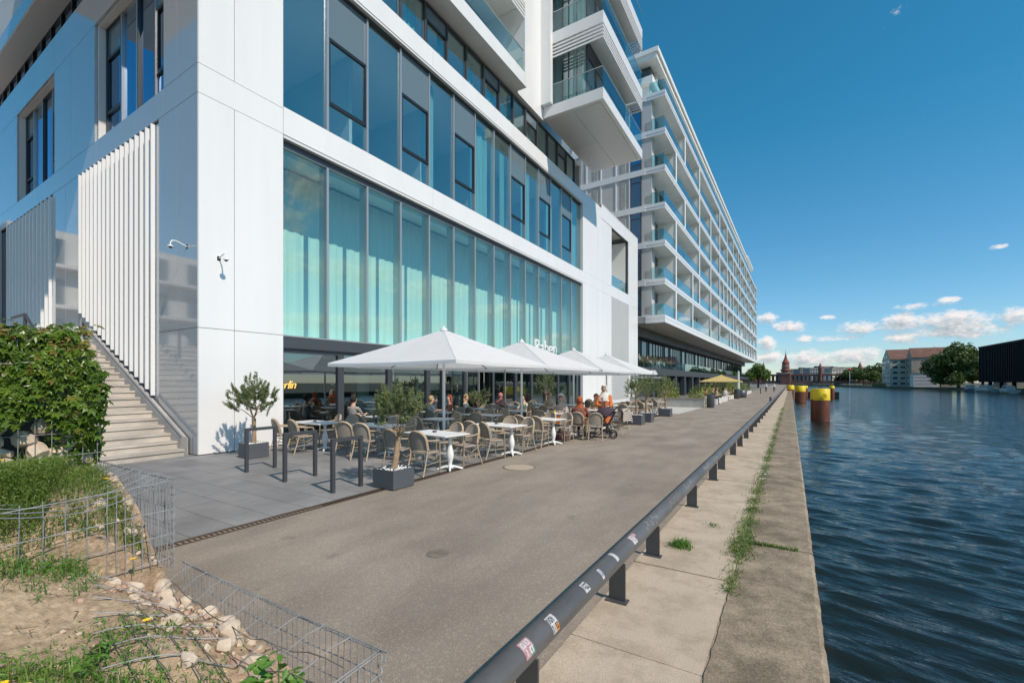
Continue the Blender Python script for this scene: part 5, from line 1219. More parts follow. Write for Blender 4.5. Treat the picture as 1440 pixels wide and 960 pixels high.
# boats
def boat(x,y,L_,label,c,rz=PI/2):
    t=thing('motor_boat',label,'boat',(x,y,WZ),rz,'boats at the far bank'); m=MB(); n=9; vs=[]
    for i in range(n):
        s=i/(n-1); wv=1.5*(1-max(0,(s-.45)/.55)**2.2)+.02; x_=L_*(s-.5)
        for (k,z) in ((1,.95+.25*s),(.85,.35),(.25,-.2)): vs+=[(x_,wv*k,z)]
        for (k,z) in ((.25,-.2),(.85,.35),(1,.95+.25*s)): vs+=[(x_,-wv*k,z)]
    m.add(vs,[(i*6+q,(i+1)*6+q,(i+1)*6+q+1,i*6+q+1) for i in range(n-1) for q in range(5)]+[(i*6+5,(i+1)*6+5,(i+1)*6,i*6) for i in range(n-1)],0,False); m.add(vs[:6],[(0,1,2,3,4,5)]); m.build('hull',c,t)
    m=MB(); m.hexa([(-L_*.3,-1,.95),(L_*.22,-.9,1.),(L_*.22,.9,1.),(-L_*.3,1,.95),(-L_*.28,-.8,2.2),(L_*.10,-.7,2.2),(L_*.10,.7,2.2),(-L_*.28,.8,2.2)]); cb=m.build('cabin',whitew,t); m=MB(); m.box(-L_*.25,L_*.08,-.97,.97,1.45,1.95); m.build('cabin_window',g_dark,cb)
boat(56,188,9,'white motor boat moored below the dark slatted office',whitew); boat(58,213,13,'longer white motor boat between the big tree and the dark office',whitew,PI/2+.1); boat(57.5,225,7,'small grey boat at the foot of the big tree',mat('grey_hull',(.3,.31,.32),.4))
# trees
def tree(name,label,x,y,zb,h,rx,ry,seed,n,mt,ls,hang=0.,zc=.6,tr=.35,group='trees on the far bank',lob=7):
    t=thing(name,label,'tree',(x,y,zb),0,group); rg=np.random.default_rng(seed); rd=random.Random(seed)
    m=MB(); top=h*.55; m.tube([(0,0,-.3),(.2,.1,top*.5),(0,.2,top)],[tr,tr*.75,tr*.4],8)
    for i in range(7): 
        an=i*.9+rd.random(); m.tube([(0,0,top*.5),(math.cos(an)*rx*.35,math.sin(an)*ry*.35,h*.62),(math.cos(an)*rx*.7,math.sin(an)*ry*.7,h*(.6+.25*rd.random()))],[tr*.5,tr*.3,.06],5)
    m.build('trunk',bark,t)
    P=[];N=[]
    hub=[]
    for i in range(lob):
        d=rg.normal(size=3); d/=np.linalg.norm(d); d[2]=abs(d[2])*1.1-.62; hub.append((d*np.array([rx,ry,h*.42])*.62,rg.uniform(.34,.52)))
    hub.append((np.zeros(3),.6)); hub.append((np.array([0,0,h*.24]),.42))
    per=n//len(hub)
    for c,s in hub:
        d=rg.normal(size=(per,3)); d/=np.linalg.norm(d,axis=1)[:,None]; r=(.55+.45*rg.random(per)**.5)*(1+.22*np.sin(d[:,0]*7+c[0])*np.sin(d[:,2]*6+c[1]))
        q=c+d*r[:,None]*np.array([rx,ry,h*.42])*s; q[:,2]-=hang*h*rg.random(per)**2; P.append(q); N.append(d)
    P=np.concatenate(P)+np.array([0,0,h*zc]); N=np.concatenate(N); keep=P[:,2]>h*.03; P=P[keep];N=N[keep]
    V,F=leafarr(P,ls,.6,nb=N,nbw=.45,rng=rg,fold=.12); npmesh('crown',V,F,mt,t); return t
tree('broad_tree','very large green tree standing between the blank wall and the dark office',62.5,257,-.45,22,11.5,11.,3,14000,tree_leaf,1.0,zc=.45,tr=.5,lob=16)
tree('broad_tree','lower bushy tree leaning to the dark office beside the very large one',66.5,246,-.45,13,7,7,5,5200,tree_leaf2,.95,zc=.5,tr=.5)
tree('bank_bush','rounded bush at the water under the very large tree, house side',56.5,256,-.45,6.5,4.5,4,91,1500,tree_leaf2,.8,zc=.45,tr=.2)
tree('bank_bush','rounded bush at the water under the very large tree, office side',58.5,243,-.45,7.5,4.5,5,92,1700,tree_leaf,.8,zc=.45,tr=.2)
TR=[(1192,519,360,7,'small tree at the bridge end of the far tree row',tree_leaf2),(1203,516,350,8.5,'round tree, second of the far tree row from the bridge',tree_leaf),(1214,519,330,8,'pale willow in the middle of the far tree row',tree_leaf2),(1224,514,325,9,'dark tree in the far tree row next to the willows',tree_leaf),(1229,521,300,7.5,'hanging willow at the water, next to the gabled house',tree_leaf2),(1237,511,318,9,'tallest tree of the far row, touching the gabled house',tree_leaf),(1183,527,370,5,'low bush tree closest to the bridge',tree_leaf2)]
for k,(px,py,d,w_,lb,mt) in enumerate(TR):
    p=XZ(px,py,d); tree('bank_tree',lb,p.x,p.y,-.45,p.z+.45,w_,w_,20+k,2600,mt,1.15,hang=.12 if mt is tree_leaf2 else 0)
p=XZ(1066,545,150); tree('bank_tree','bright green tree at the far end of the balcony building',p.x,p.y,0,8.2,4.2,4.2,77,2600,leafmat('bright_leaf',(.08,.16,.02),(.16,.26,.04),vs=.3),.6,group='trees on this bank')
p=XZ(1195,545,330); t=thing('river_mark','red round signal on a pole at the far bank','river sign',(p.x,p.y,-.45)); m=MB(); m.tube([(0,0,0),(0,0,11)],.18,6); m.build('pole',polem,t); m=MB(); m.ell((0,0,11.6),(1.,1.,1.)); m.build('disc',mat('signal_red',(.6,.04,.02),.5),t)
m=MB(); m.box(0,16,0,1.5,0,1.6); o=m.build('jetty_screen',mat('yellow_ochre_board',(.35,.24,.07),.8,col2=(.08,.07,.04),vs=.9),loc=(41,312,-.6)); o.rotation_euler=(0,0,-.3); tag(o,'ochre boarded screen at the water below the hanging willow','jetty')
# bridge with brick arcade and towers
BY=455.
br_=thing('brick_bridge','long red brick bridge with an arcaded upper deck and a spired tower','bridge',(0,BY,0),R_(-6)); 
m=MB(); x0,x1=-60,75
m.box(x0,x1,-5,5,1.6,3.0); m.box(x0,x1,-5,5,7.0,8.6)
for k in range(int((x1-x0)/3)): m.box(x0+k*3,x0+k*3+.8,-4.6,4.6,3.0,7.0)
m.build('arcade',brick,br_)
m=MB()
for k in range(7): m.box(x0+k*19,x0+k*19+4,-6,6,-2.5,1.6)
m.box(x0,x1,-5.4,5.4,.6,1.6); m.build('pier',mat('dark_stone',(.12,.10,.09),.9),br_)
def tower(dx):
    m=MB(); m.box(dx-3.6,dx+3.6,-8.6,-1.4,-2.5,9.0); m.lathe([(3.2,9),(3.2,11),(3.9,11.5),(3.9,13),(2.9,13.2),(2.7,18.0),(3.1,18.4)],12,(dx,-5,0),sm=False); o=m.build('tower',brick,br_); m=MB(); m.lathe([(2.9,18.4),(1.3,21.5),(.5,25),(.12,27.5),(.08,30)],12,(dx,-5,0),sm=False); m.build('spire',mat('spire_tile',(.26,.07,.05),.8),o)
    m=MB(); m.box(dx-4.0,dx+4.0,-9,-1,9,9.6); m.lathe([(3.5,14.9),(3.5,15.4)],12,(dx,-5,0),sm=False); m.build('cornice',mat('pale_cornice',(.45,.36,.30),.8),o)
tower(1.5)
m=MB()
for k in (26,52): m.lathe([(1.4,0),(1.4,9.5),(1.7,10),(.2,14.5)],8,(k,-4.5,3))
m.build('turret',brick,br_)
# skyline
SK=[(1107,1126,521,640,(.10,.16,.17),'teal glazed office behind the bridge, beside its tower'),(1099,1110,524,700,(.14,.16,.18),'low grey office showing between tower and teal office'),(1125,1140,519,600,(.20,.21,.21),'grey flat block behind the bridge'),(1139,1150,517.5,580,(.24,.25,.26),'pale grey block with small windows behind the bridge'),(1149,1158,517,600,(.10,.13,.18),'slate blue block in the middle of the skyline'),(1156,1172,515.5,620,(.26,.22,.18),'brown stone block, tallest of the skyline'),(1170,1188,518,560,(.36,.34,.31),'pale block with a rounded roof in the skyline'),(1186,1221,516.5,700,(.30,.31,.30),'long low office with green roof edge above the tree row'),(1074,1079,519,520,(.55,.56,.58),'thin white block at the end of the balcony building'),(1073,1078,526,700,(.08,.12,.14),'small dark glass block near the quay end'),(1160,1166,528,500,(.45,.25,.18),'small salmon house behind the bridge end'),(1170,1176,524,480,(.6,.55,.5),'little white gabled house at the bridge end')]
for k,(pa,pb,py,d,c,lb) in enumerate(SK):
    a=XZ(pa,py,d); b=XZ(pb,py,d); wd=(b-a).length; cen=(a+b)/2; ang=math.atan2(b.y-a.y,b.x-a.x)
    t=thing('city_block',lb,'building',(cen.x,cen.y,0),ang,'skyline behind the bridge'); h=a.z; wm=mat(f'city_wall{k}',c,.8,var=.1,vs=.08); m=MB(); m.box(-wd/2,wd/2,0,14,-.5,h); m.build('wall',wm,t)
    m=MB(); m.box(-wd/2-.2,wd/2+.2,-.2,14.2,h,h+.7); 
    if k%2==0: m.box(-wd*.2,wd*.15,4,10,h+.7,h+2.6)
    m.build('roof',mat(f'city_roof{k}',tuple(x*.7 for x in c) if k!=7 else (.12,.2,.17),.8),t)
    nf=max(2,int(h/3.4)); nw=max(2,int(wd/3.4))
    for i in range(nf):
        m=MB(); z=1+i*(h-1)/nf+.6
        for q in range(nw): x=-wd/2+wd*(q+.2)/nw; m.box(x,x+wd/nw*.6,-.12,.02,z,z+(h-1)/nf*.5)
        m.build('window_row',g_dark,t)
p=XZ(1066,519,420); t=thing('brick_church','red brick gable and turret seen past the balcony building','building',(p.x,p.y,0)); m=MB(); m.box(-5,3,0,8,0,p.z-4); m.add([(-5,0,p.z-4),(3,0,p.z-4),(-1,0,p.z+1),(-5,8,p.z-4),(3,8,p.z-4),(-1,8,p.z+1)],[(0,1,2),(3,5,4),(0,3,4,1),(1,4,5,2),(0,2,5,3)]); m.build('nave',brick,t); m=MB(); m.lathe([(1.6,0),(1.6,p.z),(.1,p.z+7)],8,(4.5,2,0)); m.build('turret',brick,t)
for k,(px,py) in enumerate(((1083,528),)):
    p=XZ(px,py,650); t=thing('mast','thin lattice mast in the haze between tower and dark block','mast',(p.x,p.y,0)); m=MB(); m.tube([(0,0,0),(0,0,p.z+8)],[.6,.3],5); m.bar((-5,0,p.z),(5,0,p.z),.5,.5); m.build('lattice',mat('mast_grey',(.25,.27,.3),.7),t)
# ------------------------------------------------------------------ pipe rail along the quay
pr=thing('pipe_rail','thick dark grey steel pipe rail with stickers on low flat posts along the quay','railing',(-1.21,0,0))
rustgrey=mat('worn_grey_paint',(.165,.160,.158),.45,.2,col2=(.10,.097,.096),vs=3.5,detail=6,bump=.08,bs=40,stretch=(1,.35,1)); 
def rx(y): return -1.24+.0105*y
RZ,RR=.38,.0715
m=MB(); ys=[-3+.5*i for i in range(40)]+[17+4*i for i in range(75)]; m.tube([(rx(y),y,RZ) for y in ys],RR,22); m.build('pipe',rustgrey,pr,world=True)
m=MB(); 
PY=[.65,2.15,3.66,4.80,7.0,9.1,10.3,12.5,14.3,16.4,18.6,20.8,23,25.5,28,31,34,37,40.5,44,48,52,57,62,68,75,83,92,102,114,128,145,165,190]
postm=mat('grey_flat_post',(.085,.086,.088),.5,.2,var=.1,vs=4)
for y in PY:
    x=rx(y)
    m=MB(); m.box(x-.07,x+.07,y-.008,y+.008,.01,RZ-RR*.7); m.box(x-.09,x+.09,y-.05,y+.05,.006,.018); m.build('post',postm,pr,world=True)
FONT={'F':'111100111010','R':'110101110101','E':'111100110111','D':'110101101110','G':'111100101111','M':'101111101101','W':'101101111101','O':'111101101111','I':'010010010010','S':'111110011111','N':'111101101101','T':'111010010010','A':'010101111101'}
def sticker(y,ang,wy,wa,words,bgc,fg,rows=None,accent=None):
    """curved patch on the pipe; words set in small blocks"""
    m=MB(); R=RR+.0016; nw=max(len(w_) for w_ in words); cols=nw*4+1; rws=len(words)*5+1
    def pt(u,v,e=0): a=ang+wa*(v-.5)/RR; yy=y+wy*(u-.5); return (rx(yy)+(R+e)*math.cos(a),yy,RZ+(R+e)*math.sin(a))
    for i in range(cols):
        for j in range(rws):
            mi=0; w_=words[j//5] if j//5<len(words) else ''; c=i//4; 
            if i and j%5 and (i%4) and c<len(w_) and w_[c] in FONT and FONT[w_[c]][(j%5-1)*3+(i%4-1)]=='1': mi=1
            if accent and j>=rws-4 and i>cols*.55 and mi==0: mi=2
            m.quad(pt(i/cols,1-j/rws),pt((i+1)/cols,1-j/rws),pt((i+1)/cols,1-(j+1)/rws),pt(i/cols,1-(j+1)/rws),mi)
    m.build('sticker',[bgc,fg]+([accent] if accent else []),pr,world=True)
swhite=mat('sticker_white',(.50,.49,.49),.6,var=.28,vs=60); sblack=mat('sticker_black',(.02,.02,.02),.5); spink=mat('sticker_pink',(.42,.13,.15),.6,col2=(.44,.36,.36),vs=55); sgreen=mat('sticker_green',(.10,.24,.17),.5); sor=mat('sticker_orange',(.65,.25,.04),.5); sblue=mat('sticker_blue',(.10,.12,.30),.5)
sticker(2.37,.75,0.080,0.104,['DOM','DING'],swhite,sblack,accent=sor)
sticker(2.07,.85,0.096,0.096,['OO','IO'],spink,swhite,accent=sgreen)
sticker(2.88,1.0,0.072,0.072,['IFEE'],swhite,sblack)
sticker(3.16,.8,0.040,0.080,['IA'],swhite,sblue)
sticker(3.50,1.15,0.048,0.096,['OO'],swhite,swhite)
sticker(3.98,1.0,0.096,0.088,['IIOI'],swhite,spink)
sticker(4.05,1.4,0.080,0.048,['II'],spink,swhite)
for k,(y,a,n) in enumerate(((4.4,.8,4),(5.35,.9,6),(6.3,1.0,5),(7.8,1.0,6),(8.9,1.0,4))):
    m=MB(); rd=random.Random(k+3)
    for q in range(n*3):
        y0=y+.035*q+rd.uniform(-.01,.01); a0=a+rd.uniform(-.35,.35); a1=a0+rd.uniform(.2,.7)*(1 if q%2 else -1)
        P=[]
        for s_ in range(5): aa=a0+(a1-a0)*s_/4; yy=y0+.02*s_/4*(1 if q%3 else -1); P.append((rx(yy)+(RR+.001)*math.cos(aa),yy,RZ+(RR+.001)*math.sin(aa)))
        m.tube(P,.0022,4)
    m.build('graffiti_tag',mat('graffiti_ink%d'%k,(.5,.48,.46) if k!=1 else (.48,.36,.2),.6),pr,world=True)
# ------------------------------------------------------------------ weeds in the quay joint
def blades(P,h,w,rg,lean=.5,bend=.35):
    n=len(P); hh=h*(.4+.9*rg.random(n)); a=rg.random(n)*2*np.pi; d=np.stack([np.cos(a),np.sin(a),np.zeros(n)],1); s=np.stack([-np.sin(a),np.cos(a),np.zeros(n)],1)
    l=lean*rg.random(n)[:,None]; m1=P+d*l*hh[:,None]*.4+np.array([0,0,1])*hh[:,None]*.6; tp=P+d*(l+bend*rg.random(n)[:,None])*hh[:,None]+np.array([0,0,1])*(hh*(.9-.3*rg.random(n)))[:,None]
    W=(w*(.6+.8*rg.random(n)))[:,None]
    V=np.stack([P-s*W/2,P+s*W/2,m1+s*W*.4,m1-s*W*.4,tp],1).reshape(-1,3)
    i=np.arange(n)*5; F=np.stack([np.stack([i,i+1,i+2,i+3],1),np.stack([i+3,i+2,i+4,i+4],1)],1).reshape(-1,4)
    return V,F
def tri_fix(V,F):  # split degenerate quads into triangles
    q=F[F[:,2]!=F[:,3]]; t=F[F[:,2]==F[:,3]][:,:3]; return V,np.concatenate([q[:,[0,1,2]],q[:,[0,2,3]],t])
rg=np.random.default_rng(31)
cl=[(4.35,.10,60),(4.55,.14,90),(4.75,.08,40),(5.35,.30,380),(5.6,.22,430),(5.85,.3,330),(6.2,.2,160),(6.6,.28,260),(7.2,.25,260),(7.8,.3,200),(8.5,.35,260),(9.2,.35,180),(10,.5,280),(10.9,.5,330),(12.2,.6,330),(13.5,.7,330),(15,.9,380),(17,1.,380),(19.5,1.2,380),(22.5,1.5,420),(26,1.8,420),(30,2,420),(35,2.5,420)]
Ps=[]
for y,sp_,n in cl:
    yy=y+rg.normal(size=n)*sp_*.55; xx=-.462+.010*yy+rg.normal(size=n)*(.022+.0045*min(y,8))*(1.25 if 5<y<7 else 1)*(.5+.9*rg.random(n)); Ps.append(np.stack([xx,yy,np.full(n,.014)],1))
n=420; Ps.append(np.stack([-.42+rg.random(n)**1.6*.55,5.72+rg.normal(size=n)*.02,np.full(n,.02)],1))
P=np.concatenate(Ps); V,F=tri_fix(*blades(P,.045,.006,rg,1.1,.8)); o=npmesh('joint_weeds',V,F,grass_m); tag(o,'green weeds growing in the joint between quay slabs and coping','weeds',kind='stuff')
P2=P[rg.random(len(P))<.55]+rg.normal(size=(int((rg.random(1)[0]*0)+0) or 1,3))*0; P2=P2+np.array([0,0,.018])*rg.random((len(P2),1)); V,F=leafarr(P2,.022,.6,rng=rg); o=npmesh('joint_weeds',V,F,weed_leaf); tag(o,'small leafy weeds among the grass in the quay joint','weeds',kind='stuff')
P=P[(rg.random(len(P))<.16)]+np.array([0,0,.005]); V,F=tri_fix(*blades(P,.05,.004,rg,1.2,.8)); o=npmesh('joint_weeds',V,F,dry_m); tag(o,'dry straw coloured stalks in the quay joint','weeds',kind='stuff')
n=60; Pw=np.stack([-.36+rg.normal(size=n)*.07,9.9+rg.normal(size=n)*.45,.05+.07*rg.random(n)],1); V,F=leafarr(Pw,.022,.9,rng=rg); o=npmesh('white_blossom',V,F,pebble); tag(o,'white weed blossoms in the quay joint further along','flowers',kind='stuff')
def tuft(name,label,x,y,z,r,n,h,mt,seed,w=.008,cat='weed',group=None):
    q=np.random.default_rng(seed); P=np.stack([x+q.normal(size=n)*r,y+q.normal(size=n)*r,np.full(n,z)],1)-np.array([x,y,z]); V,F=tri_fix(*blades(P,h,w,q,.9,.7)); o=npmesh(name,V,F,mt,loc=(x,y,z)); tag(o,label,cat,group); return o
tuft('weed_tuft','green weed tuft at the foot of the fourth rail post on the slabs',-.98,5.22,.014,.05,260,.09,weed_leaf,2)
tuft('weed_tuft','tiny weed sprig in a cross joint of the quay slabs',-.78,6.2,.014,.04,60,.04,weed_leaf,3,w=.006)
# ------------------------------------------------------------------ mound with terraced gabions beside the camera
def gz(x,y):
    """height of the sandy step"""
    z=.46+.10*np.clip((.8-y)/1.5,0,1.5)+.26*np.clip((-3.2-x)/.8,0,1)*np.clip((1.35-y)/.7,0,1)
    z=z-.20*np.clip((y-1.05)/.45,0,1)-.34*np.clip((x+2.75)/.9,0,1)*np.clip((y-.15)/.8,0,1)
    return np.maximum(z,.02)
xs=np.linspace(-4.1,-1.72,110); ysg=np.linspace(-2.5,1.54,150); Xg,Yg=np.meshgrid(xs,ysg,indexing='ij'); rg=np.random.default_rng(5)
Zg=gz(Xg,Yg)+.018*np.sin(Xg*9+1.3*Yg)*np.sin(Yg*7)+.010*np.sin(23*Xg+5*np.sin(9*Yg))*np.sin(19*Yg)+rg.normal(size=Xg.shape)*.0035
V=np.stack([Xg,Yg,Zg],-1).reshape(-1,3); I=np.arange(110*150).reshape(110,150); F=np.stack([I[:-1,:-1],I[1:,:-1],I[1:,1:],I[:-1,1:]],-1).reshape(-1,4)
tag(npmesh('sandy_ground',V,F,soil,smooth=True),kind='structure')
def gz2(x,y): return 1.0-.05*np.sin(3*x)+.07*np.clip((.6-y),0,2)-.22*np.clip((x+4.45)/.35,0,1)-.35*np.clip((y-1.15)/.35,0,1)*np.clip((x+5.0)/.6,0,1)
xs=np.linspace(-6.2,-4.07,80); ysg=np.linspace(-2.5,1.52,120); Xg,Yg=np.meshgrid(xs,ysg,indexing='ij'); Zg=gz2(Xg,Yg)+.02*np.sin(Xg*9+1.3*Yg)*np.sin(Yg*7)+rg.normal(size=Xg.shape)*.004
V=np.stack([Xg,Yg,Zg],-1).reshape(-1,3); I=np.arange(80*120).reshape(80,120); F=np.stack([I[:-1,:-1],I[1:,:-1],I[1:,1:],I[:-1,1:]],-1).reshape(-1,4)
tag(npmesh('planted_ground',V,F,soil,smooth=True),kind='structure')
m=MB()
for i in range(40):
    ya,yb_=-2.5+4.02*i/40,-2.5+4.02*(i+1)/40; g2=lambda q: float(gz2(np.array(-4.07),np.array(q)))+.02*math.sin(-4.07*9+1.3*q)*math.sin(7*q)
    m.quad((-4.03,ya,.1),(-4.03,yb_,.1),(-4.07,yb_,g2(yb_)),(-4.07,ya,g2(ya)))
m.quad((-1.72,-2.5,-.02),(-1.72,.4,-.02),(-1.72,.4,.14),(-1.72,-2.5,.5)); tag(m.build('soil_bank',soil),kind='structure')
def wire(mb,a,b,r=.0028,sag=0,mi=0,n=6,seed=0):
    a=Vector(a);b=Vector(b); rd=random.Random(seed*77+int(abs(a.x*131+a.y*57+a.z*91)*10))
    pts=[a.lerp(b,i/n)+Vector((rd.uniform(-1,1)*.003,rd.uniform(-1,1)*.003,-sag*math.sin(PI*i/n)+rd.uniform(-1,1)*.002)) for i in range(n+1)]; mb.tube(pts,r,5,mi,cap=False)
# low cage A: along y=1.55, z 0..0.5
A=thing('gabion_cage','low galvanised gabion basket with an open wire lid, sinking into the sand','gabion',(-2.8,1.3,0))
m=MB(); yb=1.56
x=-3.88
while x<-1.72: wire(m,(x,yb,.0),(x,yb,.5+.0),.0030,n=3); x+=.052
for z in (.02,.13,.25,.37,.485,.5): wire(m,(-3.88,yb+.004,z),(-1.73,yb+.004,z-.0),.0034 if z>.45 else .0028,sag=.02 if z in(.25,.37) else .006,n=14)
m.build('back_mesh',galv,A,world=True)
m=MB(); xr=-1.73
y=1.5
while y>-.6: wire(m,(xr,y,.0),(xr,y,.5-.03*(1.5-y)),.0030,n=3); y-=.075
for z in (.12,.25,.38,.49): wire(m,(xr,1.55,z),(xr,-.6,z-.05),.003,sag=.02,n=10)
m.build('end_mesh',galv,A,world=True)
m=MB()
def lidz(x,y): return max(float(gz(np.array(x),np.array(y)))+.035,.5-.26*min(1,max(0,(1.55-y)/.35))*(1 if x<-2.6 else .55+.45*max(0,min(1,(-2.0-x)/.6))))
for k in range(10):
    x0=-3.72+.22*k; P=[]
    for i in range(12): s=i/11; xx=x0-(.20+.03*k)*s; yy=1.56-(.50+.05*k)*s; P.append((xx,yy,lidz(xx,yy)+.012*math.sin(i+k)))
    P[0]=(x0,1.56,.5); m.tube(P,.0034,5,0,cap=False)
for k in range(11):
    off=.12+.105*k; P=[]
    for i in range(16): s=i/15; xx=-3.86+2.02*s-.36*off; yy=1.56-off; 
    P=[]
    for i in range(16): s=i/15; s0=.08*k; xx=-3.72+s0*1.9+(1.90-s0*1.9)*s-.30*off; yy=1.56-off-.05*math.sin(3*s); P.append((xx,yy,lidz(xx,yy)+.004+.012*math.sin(2*i+k)))
    m.tube(P,.0030,5,1,cap=False)
m.build('lid_mesh',[galv,rusty_wire],A,world=True)
m=MB(); P=[(xr+.012*math.cos(i*1.2),1.555+.012*math.sin(i*1.2),.50*i/40) for i in range(41)]; m.tube(P,.003,4,cap=False); m.tube([(xr-.02,1.57,.49),(xr+.04,1.57,.5),(xr+.06,1.53,.485)],.004,5); m.build('spiral_tie',galv,A,world=True)
# middle cage B: x -5.55..-4.04, z .45..1.1
Bc=thing('gabion_cage','tall galvanised gabion basket holding the planted step, its corner standing on the asphalt','gabion',(-4.8,1.3,0))
m=MB(); x=-5.58
while x<-4.02: wire(m,(x,1.56,.42),(x,1.56,1.1),.0030,n=3); wire(m,(x+.012,1.535,.42),(x+.012,1.535,1.08),.0026,n=3); x+=.052
for z in (.47,.60,.74,.87,.98,1.09,1.1): wire(m,(-5.58,1.565,z),(-4.03,1.565,z),.0032,sag=.008,n=12)
m.build('back_mesh',galv,Bc,world=True)
m=MB(); y=1.52
while y>-1.6:
    wire(m,(-4.035,y,.47 if y>.9 else .62),(-4.035,y,1.1-.015*(1.5-y)),.0034,n=4); y-=.105 if y<1.2 else .05
for z in (.50,.68,.87,1.09): wire(m,(-4.035,1.56,z),(-4.035,-1.6,z+(.02 if z<1 else -.04)),.0036,sag=.03,n=16)
m.build('front_mesh',galv,Bc,world=True)
m=MB()
for k in range(9):
    x0=-5.45+.17*k; P=[(x0+.25*s+.16*s*s,1.56-.95*s,1.1-.10*math.sin(PI*s)) for s in [i/9 for i in range(10)]]; m.tube(P,.0034,5,cap=False)
m.build('lid_mesh',galv,Bc,world=True)
m=MB(); m.tube([(-4.03+.013*math.cos(i*1.1),1.56+.013*math.sin(i*1.1),.42+.68*i/60) for i in range(61)],.003,4,cap=False); m.build('spiral_tie',galv,Bc,world=True)
# stone filled cage C
def rockmesh(mb,c,r,rd,mi=0,n=7,mm=5):
    b=len(mb.v); mb.ell((0,0,0),(1,1,1),n,mm,mi); q=Matrix.Rotation(rd.uniform(0,6),3,'Z')@Matrix.Rotation(rd.uniform(-.6,.6),3,'X'); f=[rd.uniform(.7,1.25) for _ in range(3)]
    P=[Vector((rd.gauss(0,1),rd.gauss(0,1),rd.gauss(0,1))).normalized() for _ in range(7)]; d=[rd.uniform(.55,.85) for _ in P]
    for i in range(b,len(mb.v)):
        v=Vector(mb.v[i])
        for pn,dd in zip(P,d):
            e=v.dot(pn)-dd
            if e>0: v-=pn*e
        v=q@Vector((v.x*f[0],v.y*f[1],v.z*f[2])); mb.v[i]=tuple(Vector(c)+v*r)
    for i in range(len(mb.s)-1,-1,-1):
        if mb.f[i][0]<b: break
        mb.s[i]=False
Cc=thing('stone_gabion','gabion packed with pale fieldstones, half hidden under the creeper','gabion',(-5.9,1.0,1.0)); rd=random.Random(9); m=MB()
for i in range(22):
    for j in range(10): 
        y=1.47-.175*i+rd.uniform(-.05,.05); z=1.0+.125*j+rd.uniform(-.03,.03); rockmesh(m,(-5.53+rd.uniform(-.05,.05),y,z),rd.uniform(.065,.105),rd,0)
for i in range(6):
    for j in range(7): rockmesh(m,(-5.95-.25*i,1.42,1.02+.18*j),.13,rd)
o=m.build('stone_fill',stone_pale,Cc,world=True); o['kind']='stuff'
m=MB(); y=1.5
while y>-2.2: wire(m,(-5.42,y,.95),(-5.42,y,2.2),.003,n=3); y-=.1
for z in (1.0,1.2,1.4,1.6,1.8,2.0,2.2): wire(m,(-5.42,1.55,z),(-5.42,-2.2,z),.003,n=10)
m.build('front_mesh',galv,Cc,world=True)
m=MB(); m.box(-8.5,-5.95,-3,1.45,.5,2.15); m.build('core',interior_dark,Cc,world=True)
# loose boulders inside the low cage: each a stone of its own
rd=random.Random(14); SP=[(-3.78,1.42,0.052),(-3.62,1.47,0.046),(-3.50,1.33,0.063),(-3.30,1.48,0.050),(-3.02,1.45,0.074),(-2.86,1.40,0.085),(-2.70,1.30,0.056),(-2.52,1.36,0.081),(-2.36,1.25,0.070),(-3.15,1.22,0.052),(-2.62,1.08,0.059),(-2.22,1.12,0.050),(-2.05,1.30,0.042),(-3.97,1.47,0.072),(-3.93,1.30,0.056),(-3.90,1.17,0.045),(-4.25,1.36,0.068),(-4.38,1.22,0.056),(-4.55,1.44,0.050),(-4.16,1.16,0.042)]
LB=['largest of the row','flat topped','angular','smallest at the corner','split','chalky']
for k,(x,y,r) in enumerate(SP):
    m=MB(); rockmesh(m,(0,0,0),r,rd,0,9,7); z=float(gz(np.array(x),np.array(y))) if x>-4.05 else float(gz2(np.array(x),np.array(y)))
    o=m.build('fieldstone',stone_pale,loc=(x,y,z+r*.45)); tag(o,'pale angular fieldstone lying against the wire of the low gabion' if x>-4.05 else 'pale angular fieldstone at the corner of the tall gabion','stone','fieldstones in the low gabion' if x>-4.05 else 'fieldstones in the tall gabion')
# rubble and pebbles
rg=np.random.default_rng(8); m=MB(); rd=random.Random(2)
for k in range(330):
    x=rd.uniform(-3.95,-1.8); y=rd.uniform(-.8,1.5) if k<150 else 1.5-abs(rd.gauss(0,.22)); z=float(gz(np.array(x),np.array(y))); rockmesh(m,(x,y,z+.004),rd.uniform(.006,.016) if k<150 else rd.uniform(.012,.035),rd,rd.choice((0,0,1)),6,4)
tag(m.build('rubble',[stone_pale,mat('rubble_rose',(.45,.30,.22),.9,var=.2,vs=8)]),'small pale rubble and pebbles strewn over the sand','rubble',kind='stuff')
m=MB()
for k in range(90):
    x=rd.uniform(-5.3,-4.1); y=1.5-abs(rd.gauss(0,.2)); z=float(gz2(np.array(x),np.array(y))); rockmesh(m,(x,y,z+.01),rd.uniform(.008,.028),rd,0,6,4)
tag(m.build('rubble',stone_pale),'pale rubble along the back of the tall gabion','rubble',kind='stuff')
# dry twigs on the sand
m=MB()
for k in range(150):
    x=rd.uniform(-3.9,-2.2); y=rd.uniform(-.8,1.2); z=float(gz(np.array(x),np.array(y)))+.006; a=rd.uniform(0,6.3); l=rd.uniform(.02,.07); m.tube([(x,y,z),(x+math.cos(a)*l,y+math.sin(a)*l,z+rd.uniform(0,.012)),(x+math.cos(a+.5)*l*1.8,y+math.sin(a+.5)*l*1.8,z)],.0018,4,cap=False)
tag(m.build('twig_litter',mat('twig',(.16,.11,.07),.9)),'thin dry twigs scattered over the bare sand','twigs',kind='stuff')
